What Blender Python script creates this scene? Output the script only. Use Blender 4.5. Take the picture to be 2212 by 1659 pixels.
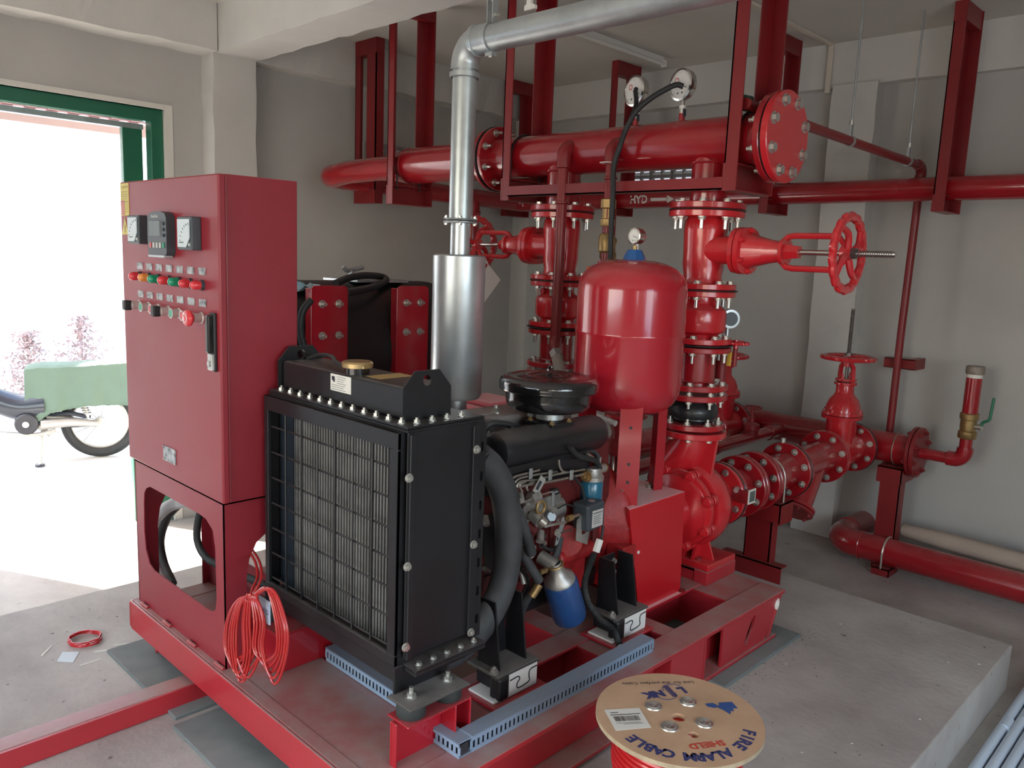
import bpy, bmesh, math, random
from mathutils import Vector, Matrix, Quaternion
random.seed(7)
for o in list(bpy.data.objects): bpy.data.objects.remove(o, do_unlink=True)
SC = bpy.context.scene
COL = SC.collection
PI = math.pi
# ------------------------------------------------------------------ camera
F_PX, PITCH, ROLL, YAW = 1738.8, .15608, .039848, .768167
CAM = Vector((0, 0, 1.55))
_cy, _sy = math.cos(YAW), math.sin(YAW)
_fw, _rt, _up = Vector((-_sy, _cy, 0)), Vector((_cy, _sy, 0)), Vector((0, 0, 1))
_f2 = _fw*math.cos(PITCH)-_up*math.sin(PITCH)
_u2 = _up*math.cos(PITCH)+_fw*math.sin(PITCH)
_r3 = _rt*math.cos(ROLL)+_u2*math.sin(ROLL)
_u3 = _u2*math.cos(ROLL)-_rt*math.sin(ROLL)
cd = bpy.data.cameras.new('camera'); cam = bpy.data.objects.new('camera', cd); COL.objects.link(cam)
cd.sensor_width = 36; cd.lens = F_PX/2212*36; cd.clip_start = .05; cd.clip_end = 200
cam.matrix_world = Matrix(((_r3.x, _u3.x, -_f2.x, CAM.x), (_r3.y, _u3.y, -_f2.y, CAM.y), (_r3.z, _u3.z, -_f2.z, CAM.z), (0, 0, 0, 1)))
SC.camera = cam
def P(px, py, **k):                      # photograph pixel -> point on the plane x=, y= or z=
    d = _r3*((px-1106)/F_PX) - _u3*((py-829.5)/F_PX) + _f2
    (a, v), = k.items(); i = 'xyz'.index(a)
    return CAM + d*((v-CAM[i])/d[i])
# ------------------------------------------------------------------ light
w = bpy.data.worlds.new('world'); SC.world = w; w.use_nodes = True
nt = w.node_tree; bgn = nt.nodes['Background']
sky = nt.nodes.new('ShaderNodeTexSky'); sky.sky_type = 'NISHITA'; sky.sun_disc = False
sky.sun_elevation = math.radians(42); sky.sun_rotation = math.radians(240); sky.air_density = 1.3; sky.dust_density = 2.5
nt.links.new(sky.outputs[0], bgn.inputs[0]); bgn.inputs[1].default_value = 1.15
sl = bpy.data.lights.new('sun', 'SUN'); so = bpy.data.objects.new('sun', sl); COL.objects.link(so)
sl.energy = 32; sl.angle = math.radians(.35); sl.color = (1, .95, .87)
_az = Vector((.891, .454, 0)); _el = math.radians(40)
so.rotation_euler = (_az*math.cos(_el)+Vector((0, 0, -math.sin(_el)))).to_track_quat('-Z', 'Y').to_euler()
so.location = (-9, -3, 9)
def area(name, loc, dirv, sx, sy, power, color):
    l = bpy.data.lights.new(name, 'AREA'); l.shape = 'RECTANGLE'; l.size = sx; l.size_y = sy; l.energy = power; l.color = color
    o = bpy.data.objects.new(name, l); COL.objects.link(o); o.location = loc
    o.rotation_euler = Vector(dirv).to_track_quat('-Z', 'Z').to_euler(); return o
area('unseen_window_lamp', (1.95, 1.2, 1.35), (-1, .05, -.05), 1.0, 2.2, 30, (.80, .90, 1))  # area lamps placed for daylight at unseen openings, right and behind
area('unseen_doorway_lamp', (-1.6, -2.45, 1.35), (0, 1, 0), 2.6, 2.0, 34, (1, .94, .89))
area('unseen_sidedoor_lamp', (1.95, -1.2, 1.3), (-1, .1, 0), .5, 2.1, 18, (1, .84, .68))
SC.view_settings.view_transform = 'Standard'; SC.view_settings.look = 'None'
SC.view_settings.exposure = 0.18; SC.view_settings.gamma = 1; SC.view_settings.use_curve_mapping = False
# ------------------------------------------------------------------ materials
MATS = {}
def mat(name, col, rough=.5, metal=0., coat=0., noise=0., nscale=8., dust=0., dustcol=(.62, .5, .47), dmin=.35, bump=0., bscale=60., emit=None, trans=0., spec=.5, col2=None):
    if name in MATS: return MATS[name]
    m = bpy.data.materials.new(name); m.use_nodes = True; MATS[name] = m
    t = m.node_tree; N, L = t.nodes, t.links; b = N['Principled BSDF']
    b.inputs['Base Color'].default_value = (*col, 1); b.inputs['Roughness'].default_value = rough
    b.inputs['Metallic'].default_value = metal; b.inputs['Coat Weight'].default_value = coat; b.inputs['Coat Roughness'].default_value = .08
    b.inputs['Specular IOR Level'].default_value = spec; b.inputs['Transmission Weight'].default_value = trans
    if emit: b.inputs['Emission Color'].default_value = (*emit[0], 1); b.inputs['Emission Strength'].default_value = emit[1]
    tc = N.new('ShaderNodeTexCoord'); src = None
    if noise:
        n = N.new('ShaderNodeTexNoise'); n.inputs['Scale'].default_value = nscale; n.inputs['Detail'].default_value = 6; n.inputs['Roughness'].default_value = .62
        L.new(tc.outputs['Object'], n.inputs['Vector'])
        r = N.new('ShaderNodeValToRGB'); r.color_ramp.elements[0].position = .3; r.color_ramp.elements[1].position = .72
        c2 = col2 or tuple(max(0, c*(1-noise)) for c in col)
        r.color_ramp.elements[0].color = (*c2, 1)
        r.color_ramp.elements[1].color = (*(tuple(min(1, c*(1+noise*.5)) for c in col)), 1)
        L.new(n.outputs['Fac'], r.inputs['Fac']); src = r.outputs['Color']; L.new(src, b.inputs['Base Color'])
        rm = N.new('ShaderNodeMapRange'); rm.inputs['To Min'].default_value = max(.03, rough-.08); rm.inputs['To Max'].default_value = min(1, rough+.12)
        L.new(n.outputs['Fac'], rm.inputs['Value']); L.new(rm.outputs[0], b.inputs['Roughness'])
    if dust:                              # settled dust lies on faces that look up
        g = N.new('ShaderNodeNewGeometry'); s = N.new('ShaderNodeSeparateXYZ'); L.new(g.outputs['Normal'], s.inputs[0])
        mr = N.new('ShaderNodeMapRange'); mr.inputs['From Min'].default_value = .35; mr.inputs['From Max'].default_value = .95; L.new(s.outputs['Z'], mr.inputs['Value'])
        n2 = N.new('ShaderNodeTexNoise'); n2.inputs['Scale'].default_value = 5; n2.inputs['Detail'].default_value = 8; n2.inputs['Roughness'].default_value = .65; L.new(tc.outputs['Object'], n2.inputs['Vector'])
        m2 = N.new('ShaderNodeMapRange'); m2.inputs['From Min'].default_value = .38; m2.inputs['From Max'].default_value = .62; m2.inputs['To Min'].default_value = dmin; L.new(n2.outputs['Fac'], m2.inputs['Value'])
        mu = N.new('ShaderNodeMath'); mu.operation = 'MULTIPLY'; L.new(mr.outputs[0], mu.inputs[0]); L.new(m2.outputs[0], mu.inputs[1])
        mu2 = N.new('ShaderNodeMath'); mu2.operation = 'MULTIPLY'; mu2.inputs[1].default_value = dust; L.new(mu.outputs[0], mu2.inputs[0])
        mx = N.new('ShaderNodeMix'); mx.data_type = 'RGBA'; mx.inputs[7].default_value = (*dustcol, 1); mx.inputs[6].default_value = (*col, 1)
        L.new(mu2.outputs[0], mx.inputs[0])
        if src: L.new(src, mx.inputs[6])
        L.new(mx.outputs[2], b.inputs['Base Color'])
        ct = N.new('ShaderNodeMapRange'); ct.inputs['To Min'].default_value = coat; ct.inputs['To Max'].default_value = 0
        L.new(mu2.outputs[0], ct.inputs['Value']); L.new(ct.outputs[0], b.inputs['Coat Weight'])
    if bump:
        n3 = N.new('ShaderNodeTexNoise'); n3.inputs['Scale'].default_value = bscale; n3.inputs['Detail'].default_value = 5; L.new(tc.outputs['Object'], n3.inputs['Vector'])
        bp = N.new('ShaderNodeBump'); bp.inputs['Strength'].default_value = bump; bp.inputs['Distance'].default_value = .01
        L.new(n3.outputs['Fac'], bp.inputs['Height']); L.new(bp.outputs[0], b.inputs['Normal'])
    return m
RED = mat('red_gloss_paint', (.40, .009, .016), .28, coat=.55, noise=.12, nscale=6, dust=.22, dustcol=(.62, .30, .29), bump=.04, bscale=30)
VALVE = mat('bright_red_valve_paint', (.55, .016, .024), .26, coat=.6, dust=.18, dustcol=(.75, .35, .33), bump=.05, bscale=55)
DKRED = mat('dark_red_oxide_paint', (.23, .009, .012), .42, coat=.15, noise=.15, nscale=4, dust=.25, dustcol=(.42, .22, .2))
PIPE = mat('red_pipe_paint', (.33, .008, .014), .22, coat=.7, noise=.1, nscale=5, dust=.28, dustcol=(.5, .22, .21), bump=.05, bscale=14)
SKID = mat('dusty_red_skid_paint', (.42, .020, .030), .40, coat=.35, noise=.12, nscale=5, dust=.95, dmin=.5, dustcol=(.36, .27, .25))
CAB = mat('red_powder_coat', (.26, .017, .028), .40, coat=.12, noise=.06, nscale=3, dust=.5, dustcol=(.6, .3, .3), bump=.04, bscale=300)
TANKR = mat('red_tank_enamel', (.40, .012, .024), .22, coat=.6, dust=.3, dustcol=(.6, .28, .27))
GUARD = mat('red_guard_paint', (.54, .012, .020), .3, coat=.3, dust=.95, dustcol=(.95, .64, .66), dmin=.85)  # dusty top tint lightened to make up for weak light from above
ENGR = mat('bright_engine_casting', (.36, .014, .016), .45, noise=.25, nscale=12, bump=.2, bscale=40)  # lighter copy of the engine red, without the shade darkening
VCOV = mat('valve_cover_alloy', (.34, .30, .28), .45, metal=.35, noise=.35, nscale=14, bump=.2, bscale=50, dust=.4, dustcol=(.5, .44, .42))
ENG = mat('shaded_engine_casting', (.11, .008, .008), .5, noise=.3, nscale=12, bump=.2, bscale=40)  # engine red darkened; the shade around the block sits in this colour
BLK = mat('black_satin_paint', (.009, .009, .011), .38, coat=.1, noise=.2, nscale=5, dust=.6, dustcol=(.16, .14, .13))
BLKG = mat('black_gloss_enamel', (.008, .008, .009), .16, coat=.8, dust=.25, dustcol=(.12, .1, .1))
RUB = mat('black_rubber', (.02, .021, .022), .55, noise=.3, nscale=15, dust=.3, dustcol=(.16, .15, .14))
HOSE = mat('dusty_rubber_hose', (.045, .047, .05), .65, noise=.45, nscale=10, dust=.7, dustcol=(.17, .16, .16))
GALV = mat('galvanised_steel', (.50, .54, .55), .34, metal=.75, noise=.22, nscale=7, bump=.06, bscale=18)
MUFF = mat('silver_painted_steel', (.55, .59, .61), .3, metal=.7, noise=.14, nscale=5, bump=.05, bscale=14)
ZINC = mat('zinc_plated_bolt', (.62, .62, .58), .3, metal=.85, noise=.2, nscale=30)
STEEL = mat('cast_aluminium', (.45, .43, .40), .42, metal=.75, noise=.35, nscale=18, bump=.15, bscale=60)
SHAFT = mat('bright_steel_shaft', (.6, .58, .55), .22, metal=1.)
DKSTEEL = mat('oily_threaded_steel', (.16, .14, .13), .4, metal=.8)
BRASS = mat('brass', (.42, .28, .12), .4, metal=.7, noise=.4, nscale=20)
GOLD = mat('yellow_passivated_cap', (.62, .45, .22), .3, metal=.8, noise=.15, nscale=10)
BLUE = mat('dark_blue_filter_paint', (.02, .07, .22), .3, coat=.4, noise=.25, nscale=14)
TEAL = mat('teal_filter_paint', (.012, .12, .20), .3, coat=.4)
BLUEC = mat('blue_plastic_cap', (.02, .10, .30), .35)
WALL = mat('painted_plaster_wall', (.47, .455, .43), .85, noise=.07, nscale=2.2, bump=.22, bscale=9)
WALLB = mat('painted_concrete_beam', (.60, .585, .55), .85, noise=.07, nscale=3, bump=.25, bscale=7)
CEIL = mat('ceiling_paint', (.60, .575, .52), .9, noise=.05, nscale=2, bump=.12, bscale=6)
WHITE = mat('white_plastic', (.82, .80, .76), .4)
LABW = mat('white_label_paper', (.72, .70, .64), .5)
PINK = mat('pale_pink_dusty_lit_box', (.85, .22, .25), .5, dust=.9, dmin=.8, dustcol=(.95, .55, .58))  # dusty pink; the brightness of its lit top is also put into the colours
GREEN = mat('green_door_paint', (.012, .13, .07), .4, coat=.2)
DUCT = mat('blue_grey_pvc_duct', (.24, .33, .45), .5, dust=.6, dmin=.5, dustcol=(.27, .27, .28))
INK = mat('dark_ink', (.03, .03, .04), .6)
NAVY = mat('navy_stencil_ink', (.035, .04, .14), .7)
REDINK = mat('red_stencil_ink', (.52, .05, .03), .7)
PLY = mat('plywood', (.55, .34, .20), .7, noise=.22, nscale=5, bump=.05, bscale=40, dust=.2, dustcol=(.5, .38, .3))
PLYE = mat('plywood_edge', (.45, .36, .24), .8, noise=.3, nscale=20)
CABLE = mat('red_cable_sheath', (.50, .014, .016), .35, coat=.2)
SCREEN = mat('lcd_glass', (.07, .10, .10), .12, coat=.5)
METERG = mat('meter_dial_face', (.52, .60, .62), .3, coat=.7)
PLAST = mat('dark_grey_plastic', (.05, .06, .07), .4)
YEL = mat('yellow_sticker', (.62, .50, .10), .45)
PINKS = mat('faded_red_sticker', (.55, .20, .17), .5)
CONDUIT = mat('white_pvc_conduit', (.62, .72, .84), .35, coat=.2)
CARD = mat('brown_cardboard', (.42, .34, .28), .9, noise=.1, nscale=6)
TARP = mat('green_tarpaulin', (.11, .165, .125), .8, noise=.12, nscale=4)
MESHB = mat('braided_stainless', (.50, .48, .44), .4, metal=.7, bump=.6, bscale=220)
MIRROR = mat('polished_plate', (.42, .43, .43), .22, metal=.6, noise=.85, nscale=45)
GREYCAP = mat('green_rubber_mat', (.17, .20, .20), .75, noise=.2, nscale=6, dust=.5, dustcol=(.30, .30, .29))
GREENV = mat('green_valve_body', (.03, .08, .06), .5)
CABLEG = mat('grey_rubber_foot', (.030, .036, .036), .65, dust=.6, dustcol=(.12, .115, .11))
def concrete():
    m = bpy.data.materials.new('worn_concrete'); m.use_nodes = True; t = m.node_tree; N, L = t.nodes, t.links; b = N['Principled BSDF']
    tc = N.new('ShaderNodeTexCoord')
    n = N.new('ShaderNodeTexNoise'); n.inputs['Scale'].default_value = 1.7; n.inputs['Detail'].default_value = 9; n.inputs['Roughness'].default_value = .6
    L.new(tc.outputs['Object'], n.inputs['Vector'])
    r = N.new('ShaderNodeValToRGB'); e = r.color_ramp.elements
    e[0].position = .30; e[0].color = (.34, .30, .28, 1); e[1].position = .70; e[1].color = (.58, .56, .52, 1)
    x = e.new(.5); x.color = (.46, .43, .40, 1)
    L.new(n.outputs['Fac'], r.inputs['Fac'])
    n2 = N.new('ShaderNodeTexNoise'); n2.inputs['Scale'].default_value = 26; n2.inputs['Detail'].default_value = 3; L.new(tc.outputs['Object'], n2.inputs['Vector'])
    r2 = N.new('ShaderNodeValToRGB'); r2.color_ramp.elements[0].position = .25; r2.color_ramp.elements[0].color = (.35, .33, .32, 1); r2.color_ramp.elements[1].position = .31; r2.color_ramp.elements[1].color = (1, 1, 1, 1)
    L.new(n2.outputs['Fac'], r2.inputs['Fac'])
    mx = N.new('ShaderNodeMix'); mx.data_type = 'RGBA'; mx.blend_type = 'MULTIPLY'; mx.inputs[0].default_value = .8
    L.new(r.outputs[0], mx.inputs[6]); L.new(r2.outputs[0], mx.inputs[7]); L.new(mx.outputs[2], b.inputs['Base Color'])
    b.inputs['Roughness'].default_value = .72
    n3 = N.new('ShaderNodeTexNoise'); n3.inputs['Scale'].default_value = 35; n3.inputs['Detail'].default_value = 8; L.new(tc.outputs['Object'], n3.inputs['Vector'])
    bp = N.new('ShaderNodeBump'); bp.inputs['Strength'].default_value = .35; bp.inputs['Distance'].default_value = .006
    L.new(n3.outputs['Fac'], bp.inputs['Height']); L.new(bp.outputs[0], b.inputs['Normal'])
    return m
CONC = concrete()
OUTG = mat('sunlit_yard_concrete', (.72, .68, .62), .9, noise=.15, nscale=1.5)
OUTW = mat('whitewashed_yard_wall', (.86, .83, .78), .9, noise=.05, nscale=2)
# ------------------------------------------------------------------ mesh helpers
WLOC = {}                                # world position of every parent
def V(*a): return Vector(a) if len(a) > 1 else Vector(a[0])
def frame(ax):
    w_ = Vector(ax).normalized(); a = Vector((0, 0, 1)) if abs(w_.z) < .9 else Vector((1, 0, 0))
    u = a.cross(w_).normalized(); return u, w_.cross(u), w_
class MB:
    def __init__(s): s.v = []; s.f = []; s.sm = []
    def add(s, vs, fs, smooth=False):
        n = len(s.v); s.v += [Vector(p) for p in vs]; s.f += [[i+n for i in f] for f in fs]; s.sm += [smooth]*len(fs); return s
    def box(s, x0, x1, y0, y1, z0, z1, M=None):
        vs = [(x, y, z) for x in (x0, x1) for y in (y0, y1) for z in (z0, z1)]
        if M: vs = [M@Vector(p) for p in vs]
        return s.add(vs, [(0, 1, 3, 2), (4, 6, 7, 5), (0, 4, 5, 1), (2, 3, 7, 6), (0, 2, 6, 4), (1, 5, 7, 3)])
    def bar(s, a, b, w_, h, up=(0, 0, 1)):                  # rectangular bar from a to b
        a, b = Vector(a), Vector(b); d = (b-a).normalized(); up = Vector(up); u = d.cross(up).normalized(); v = u.cross(d)
        vs = [p+u*(sx*w_/2)+v*(sy*h/2) for p in (a, b) for sx, sy in ((-1, -1), (1, -1), (1, 1), (-1, 1))]
        return s.add(vs, [(0, 3, 2, 1), (4, 5, 6, 7), (0, 1, 5, 4), (1, 2, 6, 5), (2, 3, 7, 6), (3, 0, 4, 7)])
    def lathe(s, prof, org=(0, 0, 0), ax=(0, 0, 1), n=32, a0=0., a1=2*PI):   # prof: (radius, height along axis)
        u, v, w_ = frame(ax); org = Vector(org); full = abs(a1-a0-2*PI) < 1e-6; m = n if full else n+1
        for k in range(len(prof)-1):
            (r0, h0), (r1, h1) = prof[k], prof[k+1]
            if r0 < 1e-7 and r1 < 1e-7: continue
            vs = []
            for (r, h) in ((r0, h0), (r1, h1)):
                for i in range(m):
                    a = a0+(a1-a0)*i/n; vs.append(org+w_*h+u*(r*math.cos(a))+v*(r*math.sin(a)))
            fs = []
            for i in range(n):
                j = (i+1) % m if full else i+1
                if r0 < 1e-7: fs.append((i, m+j, m+i))
                elif r1 < 1e-7: fs.append((i, j, m+i))
                else: fs.append((i, j, m+j, m+i))
            s.add(vs, fs, True)
        return s
    def cyl(s, a, b, r, r2=None, n=24, caps=True):
        a, b = Vector(a), Vector(b); L = (b-a).length; r2 = r if r2 is None else r2
        u, v, w_ = frame(b-a)
        vs = [a+u*(r*math.cos(2*PI*i/n))+v*(r*math.sin(2*PI*i/n)) for i in range(n)]+[b+u*(r2*math.cos(2*PI*i/n))+v*(r2*math.sin(2*PI*i/n)) for i in range(n)]
        s.add(vs, [(i, (i+1) % n, n+(i+1) % n, n+i) for i in range(n)], n > 8)
        if caps: s.add(vs[:n], [tuple(range(n))[::-1]]); s.add(vs[n:], [tuple(range(n))])
        return s
    def disc(s, c, ax, r, t, n=40, hole=0, ch=.003):        # chamfered thick disc centred on c
        h = t/2
        s.lathe([(hole, -h), (r-ch, -h)], c, ax, n); s.lathe([(r-ch, -h), (r, -h+ch), (r, h-ch), (r-ch, h)], c, ax, n); s.lathe([(r-ch, h), (hole, h)], c, ax, n)
        if hole: s.lathe([(hole, h), (hole, -h)], c, ax, n)
        return s
    def tube(s, path, r, n=10, caps=True, sub=0, rr=None):
        pts = [Vector(p) for p in path]
        if sub: pts = catmull(pts, sub)
        rad = rr if rr else [r]*len(pts)
        if rr and len(rr) != len(pts): rad = [rr[0]+(rr[-1]-rr[0])*i/(len(pts)-1) for i in range(len(pts))]
        t0 = (pts[1]-pts[0]).normalized(); u, v, _ = frame(t0); vs = []; prev = t0
        for i, p in enumerate(pts):
            t = (pts[min(i+1, len(pts)-1)]-pts[max(i-1, 0)]).normalized()
            q = prev.rotation_difference(t); u = q@u; v = t.cross(u).normalized(); u = v.cross(t).normalized(); prev = t
            vs += [p+u*(rad[i]*math.cos(2*PI*k/n))+v*(rad[i]*math.sin(2*PI*k/n)) for k in range(n)]
        m = len(pts)
        s.add(vs, [(i*n+k, i*n+(k+1) % n, (i+1)*n+(k+1) % n, (i+1)*n+k) for i in range(m-1) for k in range(n)], True)
        if caps: s.add(vs[:n], [tuple(range(n))[::-1]]); s.add(vs[-n:], [tuple(range(n))])
        return s
    def torus(s, c, ax, R, r, n=32, k=10, a0=0, a1=2*PI):
        u, v, w_ = frame(ax); c = Vector(c)
        if abs(a1-a0-2*PI) < 1e-6:
            vs = [c+(u*math.cos(a)+v*math.sin(a))*(R+r*math.cos(b))+w_*(r*math.sin(b)) for a in [2*PI*i/n for i in range(n)] for b in [2*PI*j/k for j in range(k)]]
            return s.add(vs, [(i*k+j, ((i+1) % n)*k+j, ((i+1) % n)*k+(j+1) % k, i*k+(j+1) % k) for i in range(n) for j in range(k)], True)
        return s.tube([c+(u*math.cos(a0+(a1-a0)*i/n)+v*math.sin(a0+(a1-a0)*i/n))*R for i in range(n+1)], r, k)
    def poly(s, outer, org, u, v, t, holes=()):             # flat plate: 2-D outline (with holes) in frame u,v, thickness t along u x v
        org, u, v = Vector(org), Vector(u), Vector(v); w_ = u.cross(v).normalized()
        bm = bmesh.new(); es = []; loops = [outer]+list(holes)
        for lp in loops:
            vv = [bm.verts.new((p[0], p[1], 0)) for p in lp]
            for i in range(len(vv)): es.append(bm.edges.new((vv[i], vv[(i+1) % len(vv)])))
        bmesh.ops.triangle_fill(bm, edges=es, use_beauty=True, use_dissolve=False)
        bm.verts.index_update()
        co = [(a.co.x, a.co.y) for a in bm.verts]; tri = []
        for f in bm.faces:
            ii = [a.index for a in f.verts]
            if f.normal.z < 0: ii.reverse()
            tri.append(ii)
        bm.free()
        top = [org+u*x+v*y+w_*t for x, y in co]; bot = [org+u*x+v*y for x, y in co]
        s.add(top, tri); s.add(bot, [f[::-1] for f in tri])
        for lp in loops:
            m = len(lp); ar = sum(lp[i][0]*lp[(i+1) % m][1]-lp[(i+1) % m][0]*lp[i][1] for i in range(m))
            a = [org+u*x+v*y for x, y in lp]; b = [p+w_*t for p in a]; ccw = (ar > 0) == (lp is outer)
            s.add(a+b, [((i, (i+1) % m, m+(i+1) % m, m+i) if ccw else (i, m+i, m+(i+1) % m, (i+1) % m)) for i in range(m)])
        return s
    def hexa(s, c, ax, r, h, n=6):
        c = Vector(c); ax = Vector(ax).normalized(); return s.cyl(c, c+ax*h, r, n=n)
    def build(s, name, m, parent=None, bevel=0., label=None, kind=None, loc=None):
        me = bpy.data.meshes.new(name); org = WLOC[parent.name] if parent else (Vector(loc) if loc else Vector((0, 0, 0)))
        me.from_pydata([p-org for p in s.v], [], s.f); me.materials.append(m)
        for pl, q in zip(me.polygons, s.sm): pl.use_smooth = q
        if any(s.sm):
            bb = bmesh.new(); bb.from_mesh(me); bmesh.ops.remove_doubles(bb, verts=bb.verts[:], dist=1e-5); bb.to_mesh(me); bb.free()
            me.set_sharp_from_angle(angle=math.radians(38))
        me.update()
        o = bpy.data.objects.new(name, me); COL.objects.link(o)
        if parent: o.parent = parent; WLOC[o.name] = org.copy()
        else: o.location = org; WLOC[o.name] = org.copy()
        if bevel:
            b = o.modifiers.new('bevel', 'BEVEL'); b.width = bevel; b.segments = 2; b.limit_method = 'ANGLE'; b.angle_limit = math.radians(50)
        if label: o['label'] = label
        if kind: o['kind'] = kind
        return o
def catmull(p, n):
    q = [p[0]*2-p[1]]+p+[p[-1]*2-p[-2]]; out = []
    for i in range(1, len(q)-2):
        for j in range(n):
            t = j/n; a, b, c, d = q[i-1:i+3]
            out.append(.5*((2*b)+(c-a)*t+(2*a-5*b+4*c-d)*t*t+(3*b-a-3*c+d)*t**3))
    return out+[p[-1]]
def thing(name, label, cat, loc, group=None):
    o = bpy.data.objects.new(name, None); COL.objects.link(o); o.location = loc; o.empty_display_size = .1
    o['label'] = label; o['category'] = cat; WLOC[o.name] = Vector(loc)
    if group: o['group'] = group
    return o
def tag(o, label, cat, group=None):
    o['label'] = label; o['category'] = cat
    if group: o['group'] = group
    return o
def struct(o): o['kind'] = 'structure'; return o
_bm = {}
def bolt_mesh(r, h, stud, m):            # hexagon head, washer and, with stud, the thread end
    k = (r, h, stud, m.name)
    if k not in _bm:
        b = MB(); b.cyl((0, 0, 0), (0, 0, h*.22), r*1.28, n=14); b.cyl((0, 0, h*.2), (0, 0, h), r, n=6)
        if stud: b.cyl((0, 0, h), (0, 0, h+stud), r*.5, n=10)
        me = bpy.data.meshes.new('bolt'); me.from_pydata(b.v, [], b.f); me.materials.append(m)
        for pl, q in zip(me.polygons, b.sm): pl.use_smooth = False
        _bm[k] = me
    return _bm[k]
def bolt(parent, p, ax, r=.012, h=.012, stud=0., m=None, name='bolt'):
    o = bpy.data.objects.new(name, bolt_mesh(r, h, stud, m or ZINC)); COL.objects.link(o); o.parent = parent
    o.location = Vector(p)-WLOC[parent.name]; o.rotation_euler = Vector(ax).to_track_quat('Z', 'Y').to_euler(); return o
def flange(root, c, ax, r, t, nb=8, bc=None, br=.013, heads=(1, 1), studs=(0, .03), m=None, bm_=None, hole=0, ph=None, name='flange'):
    c = Vector(c); ax = Vector(ax).normalized(); f = MB().disc(c, ax, r, t, hole=hole).build(name, m or RED, root)
    bc = bc or r*.82; u, v, _ = frame(ax); ph = PI/nb if ph is None else ph
    for i in range(nb):
        a = ph+2*PI*i/nb; q = c+u*(bc*math.cos(a))+v*(bc*math.sin(a))
        if heads[1]: bolt(f, q+ax*t/2, ax, br, br*.95, studs[1], bm_)
        if heads[0]: bolt(f, q-ax*t/2, -ax, br, br*.95, studs[0], bm_)
    return f
def text_mb(body, size, org, u, v, t=.0006, wrap=None, align='CENTER', bold=0., mb=None):   # lettering as thin raised mesh; u = reading direction, v = letters' up
    cu = bpy.data.curves.new('t', 'FONT'); cu.body = body; cu.size = size; cu.align_x = align; cu.align_y = 'CENTER'; cu.offset = bold; cu.resolution_u = 2
    ob = bpy.data.objects.new('t', cu); COL.objects.link(ob); dg = bpy.context.evaluated_depsgraph_get(); dg.update()
    me = ob.evaluated_get(dg).to_mesh(); org, u, v = Vector(org), Vector(u).normalized(), Vector(v).normalized(); w_ = u.cross(v)
    vs = [p.co.copy() for p in me.vertices]; fs = [list(q.vertices) for q in me.polygons]
    mb = mb or MB()
    pts = [wrap(p.x, p.y) for p in vs] if wrap else [org+u*p.x+v*p.y+w_*t for p in vs]
    mb.add(pts, fs); ob.evaluated_get(dg).to_mesh_clear(); bpy.data.objects.remove(ob); bpy.data.curves.remove(cu); return mb
def rrect(x0, x1, y0, y1, r, n=5):
    out = []
    for cx, cy, a in ((x1-r, y1-r, 0), (x0+r, y1-r, PI/2), (x0+r, y0+r, PI), (x1-r, y0+r, 1.5*PI)):
        out += [(cx+r*math.cos(a+PI/2*i/n), cy+r*math.sin(a+PI/2*i/n)) for i in range(n+1)]
    return out
def circ(cx, cy, r, n=16): return [(cx+r*math.cos(2*PI*i/n), cy+r*math.sin(2*PI*i/n)) for i in range(n)]
X, Y, Z = Vector((1, 0, 0)), Vector((0, 1, 0)), Vector((0, 0, 1))
def arc_pts(c, a, b, R, n=8):            # quarter bend round c from direction a to direction b
    c = Vector(c); return [c+(Vector(a)*math.cos(PI/2*i/n)+Vector(b)*math.sin(PI/2*i/n))*R for i in range(n+1)]
# ================================================================== ROOM
XW, YW, ZC, ZF = -5.0, 5.3, 2.96, -.21
XR, YN = 2.1, -2.6                                    # right and near walls, behind the camera
PX0, PX1, PY1 = -3.68, -.68, 3.84                     # raised plinth
struct(MB().box(XW-.25, XR+.2, YN-.2, YW+.2, ZF-.15, ZF).build('floor', CONC))
struct(MB().box(PX0, PX1, YN, PY1, ZF, 0).build('floor', CONC, bevel=.006, label='raised concrete plinth'))
struct(MB().box(XW-.25, XR+.2, YN-.2, YW+.2, ZC, ZC+.15).build('ceiling', CEIL))
DY0, DY1, DZ = -1.6, 2.10, 2.335                        # doorway in the left wall
m = MB()
m.box(XW-.22, XW, DY1, YW, ZF, ZC); m.box(XW-.22, XW, DY0, DY1, DZ, ZC)
m.box(XW-.22, XW, YN-.2, DY0, ZF, ZC)
struct(m.build('wall_left', WALL))
struct(MB().box(XW-.22, XR+.2, YW, YW+.2, ZF, ZC).build('wall_far', WALL))
m = MB(); m.box(XR, XR+.2, YN, -1.5, ZF, ZC); m.box(XR, XR+.2, -.9, .6, ZF, ZC); m.box(XR, XR+.2, 1.8, YW, ZF, ZC)
m.box(XR, XR+.2, -1.5, -.9, 2.4, ZC); m.box(XR, XR+.2, .6, 1.8, 2.5, ZC); m.box(XR, XR+.2, .6, 1.8, ZF, .2)
struct(m.build('wall_right', WALL))
m = MB(); m.box(XW, -3.0, YN-.2, YN, ZF, ZC); m.box(-.2, XR, YN-.2, YN, ZF, ZC); m.box(-3.0, -.2, YN-.2, YN, 2.4, ZC)
struct(m.build('wall_near', WALL))
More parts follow.
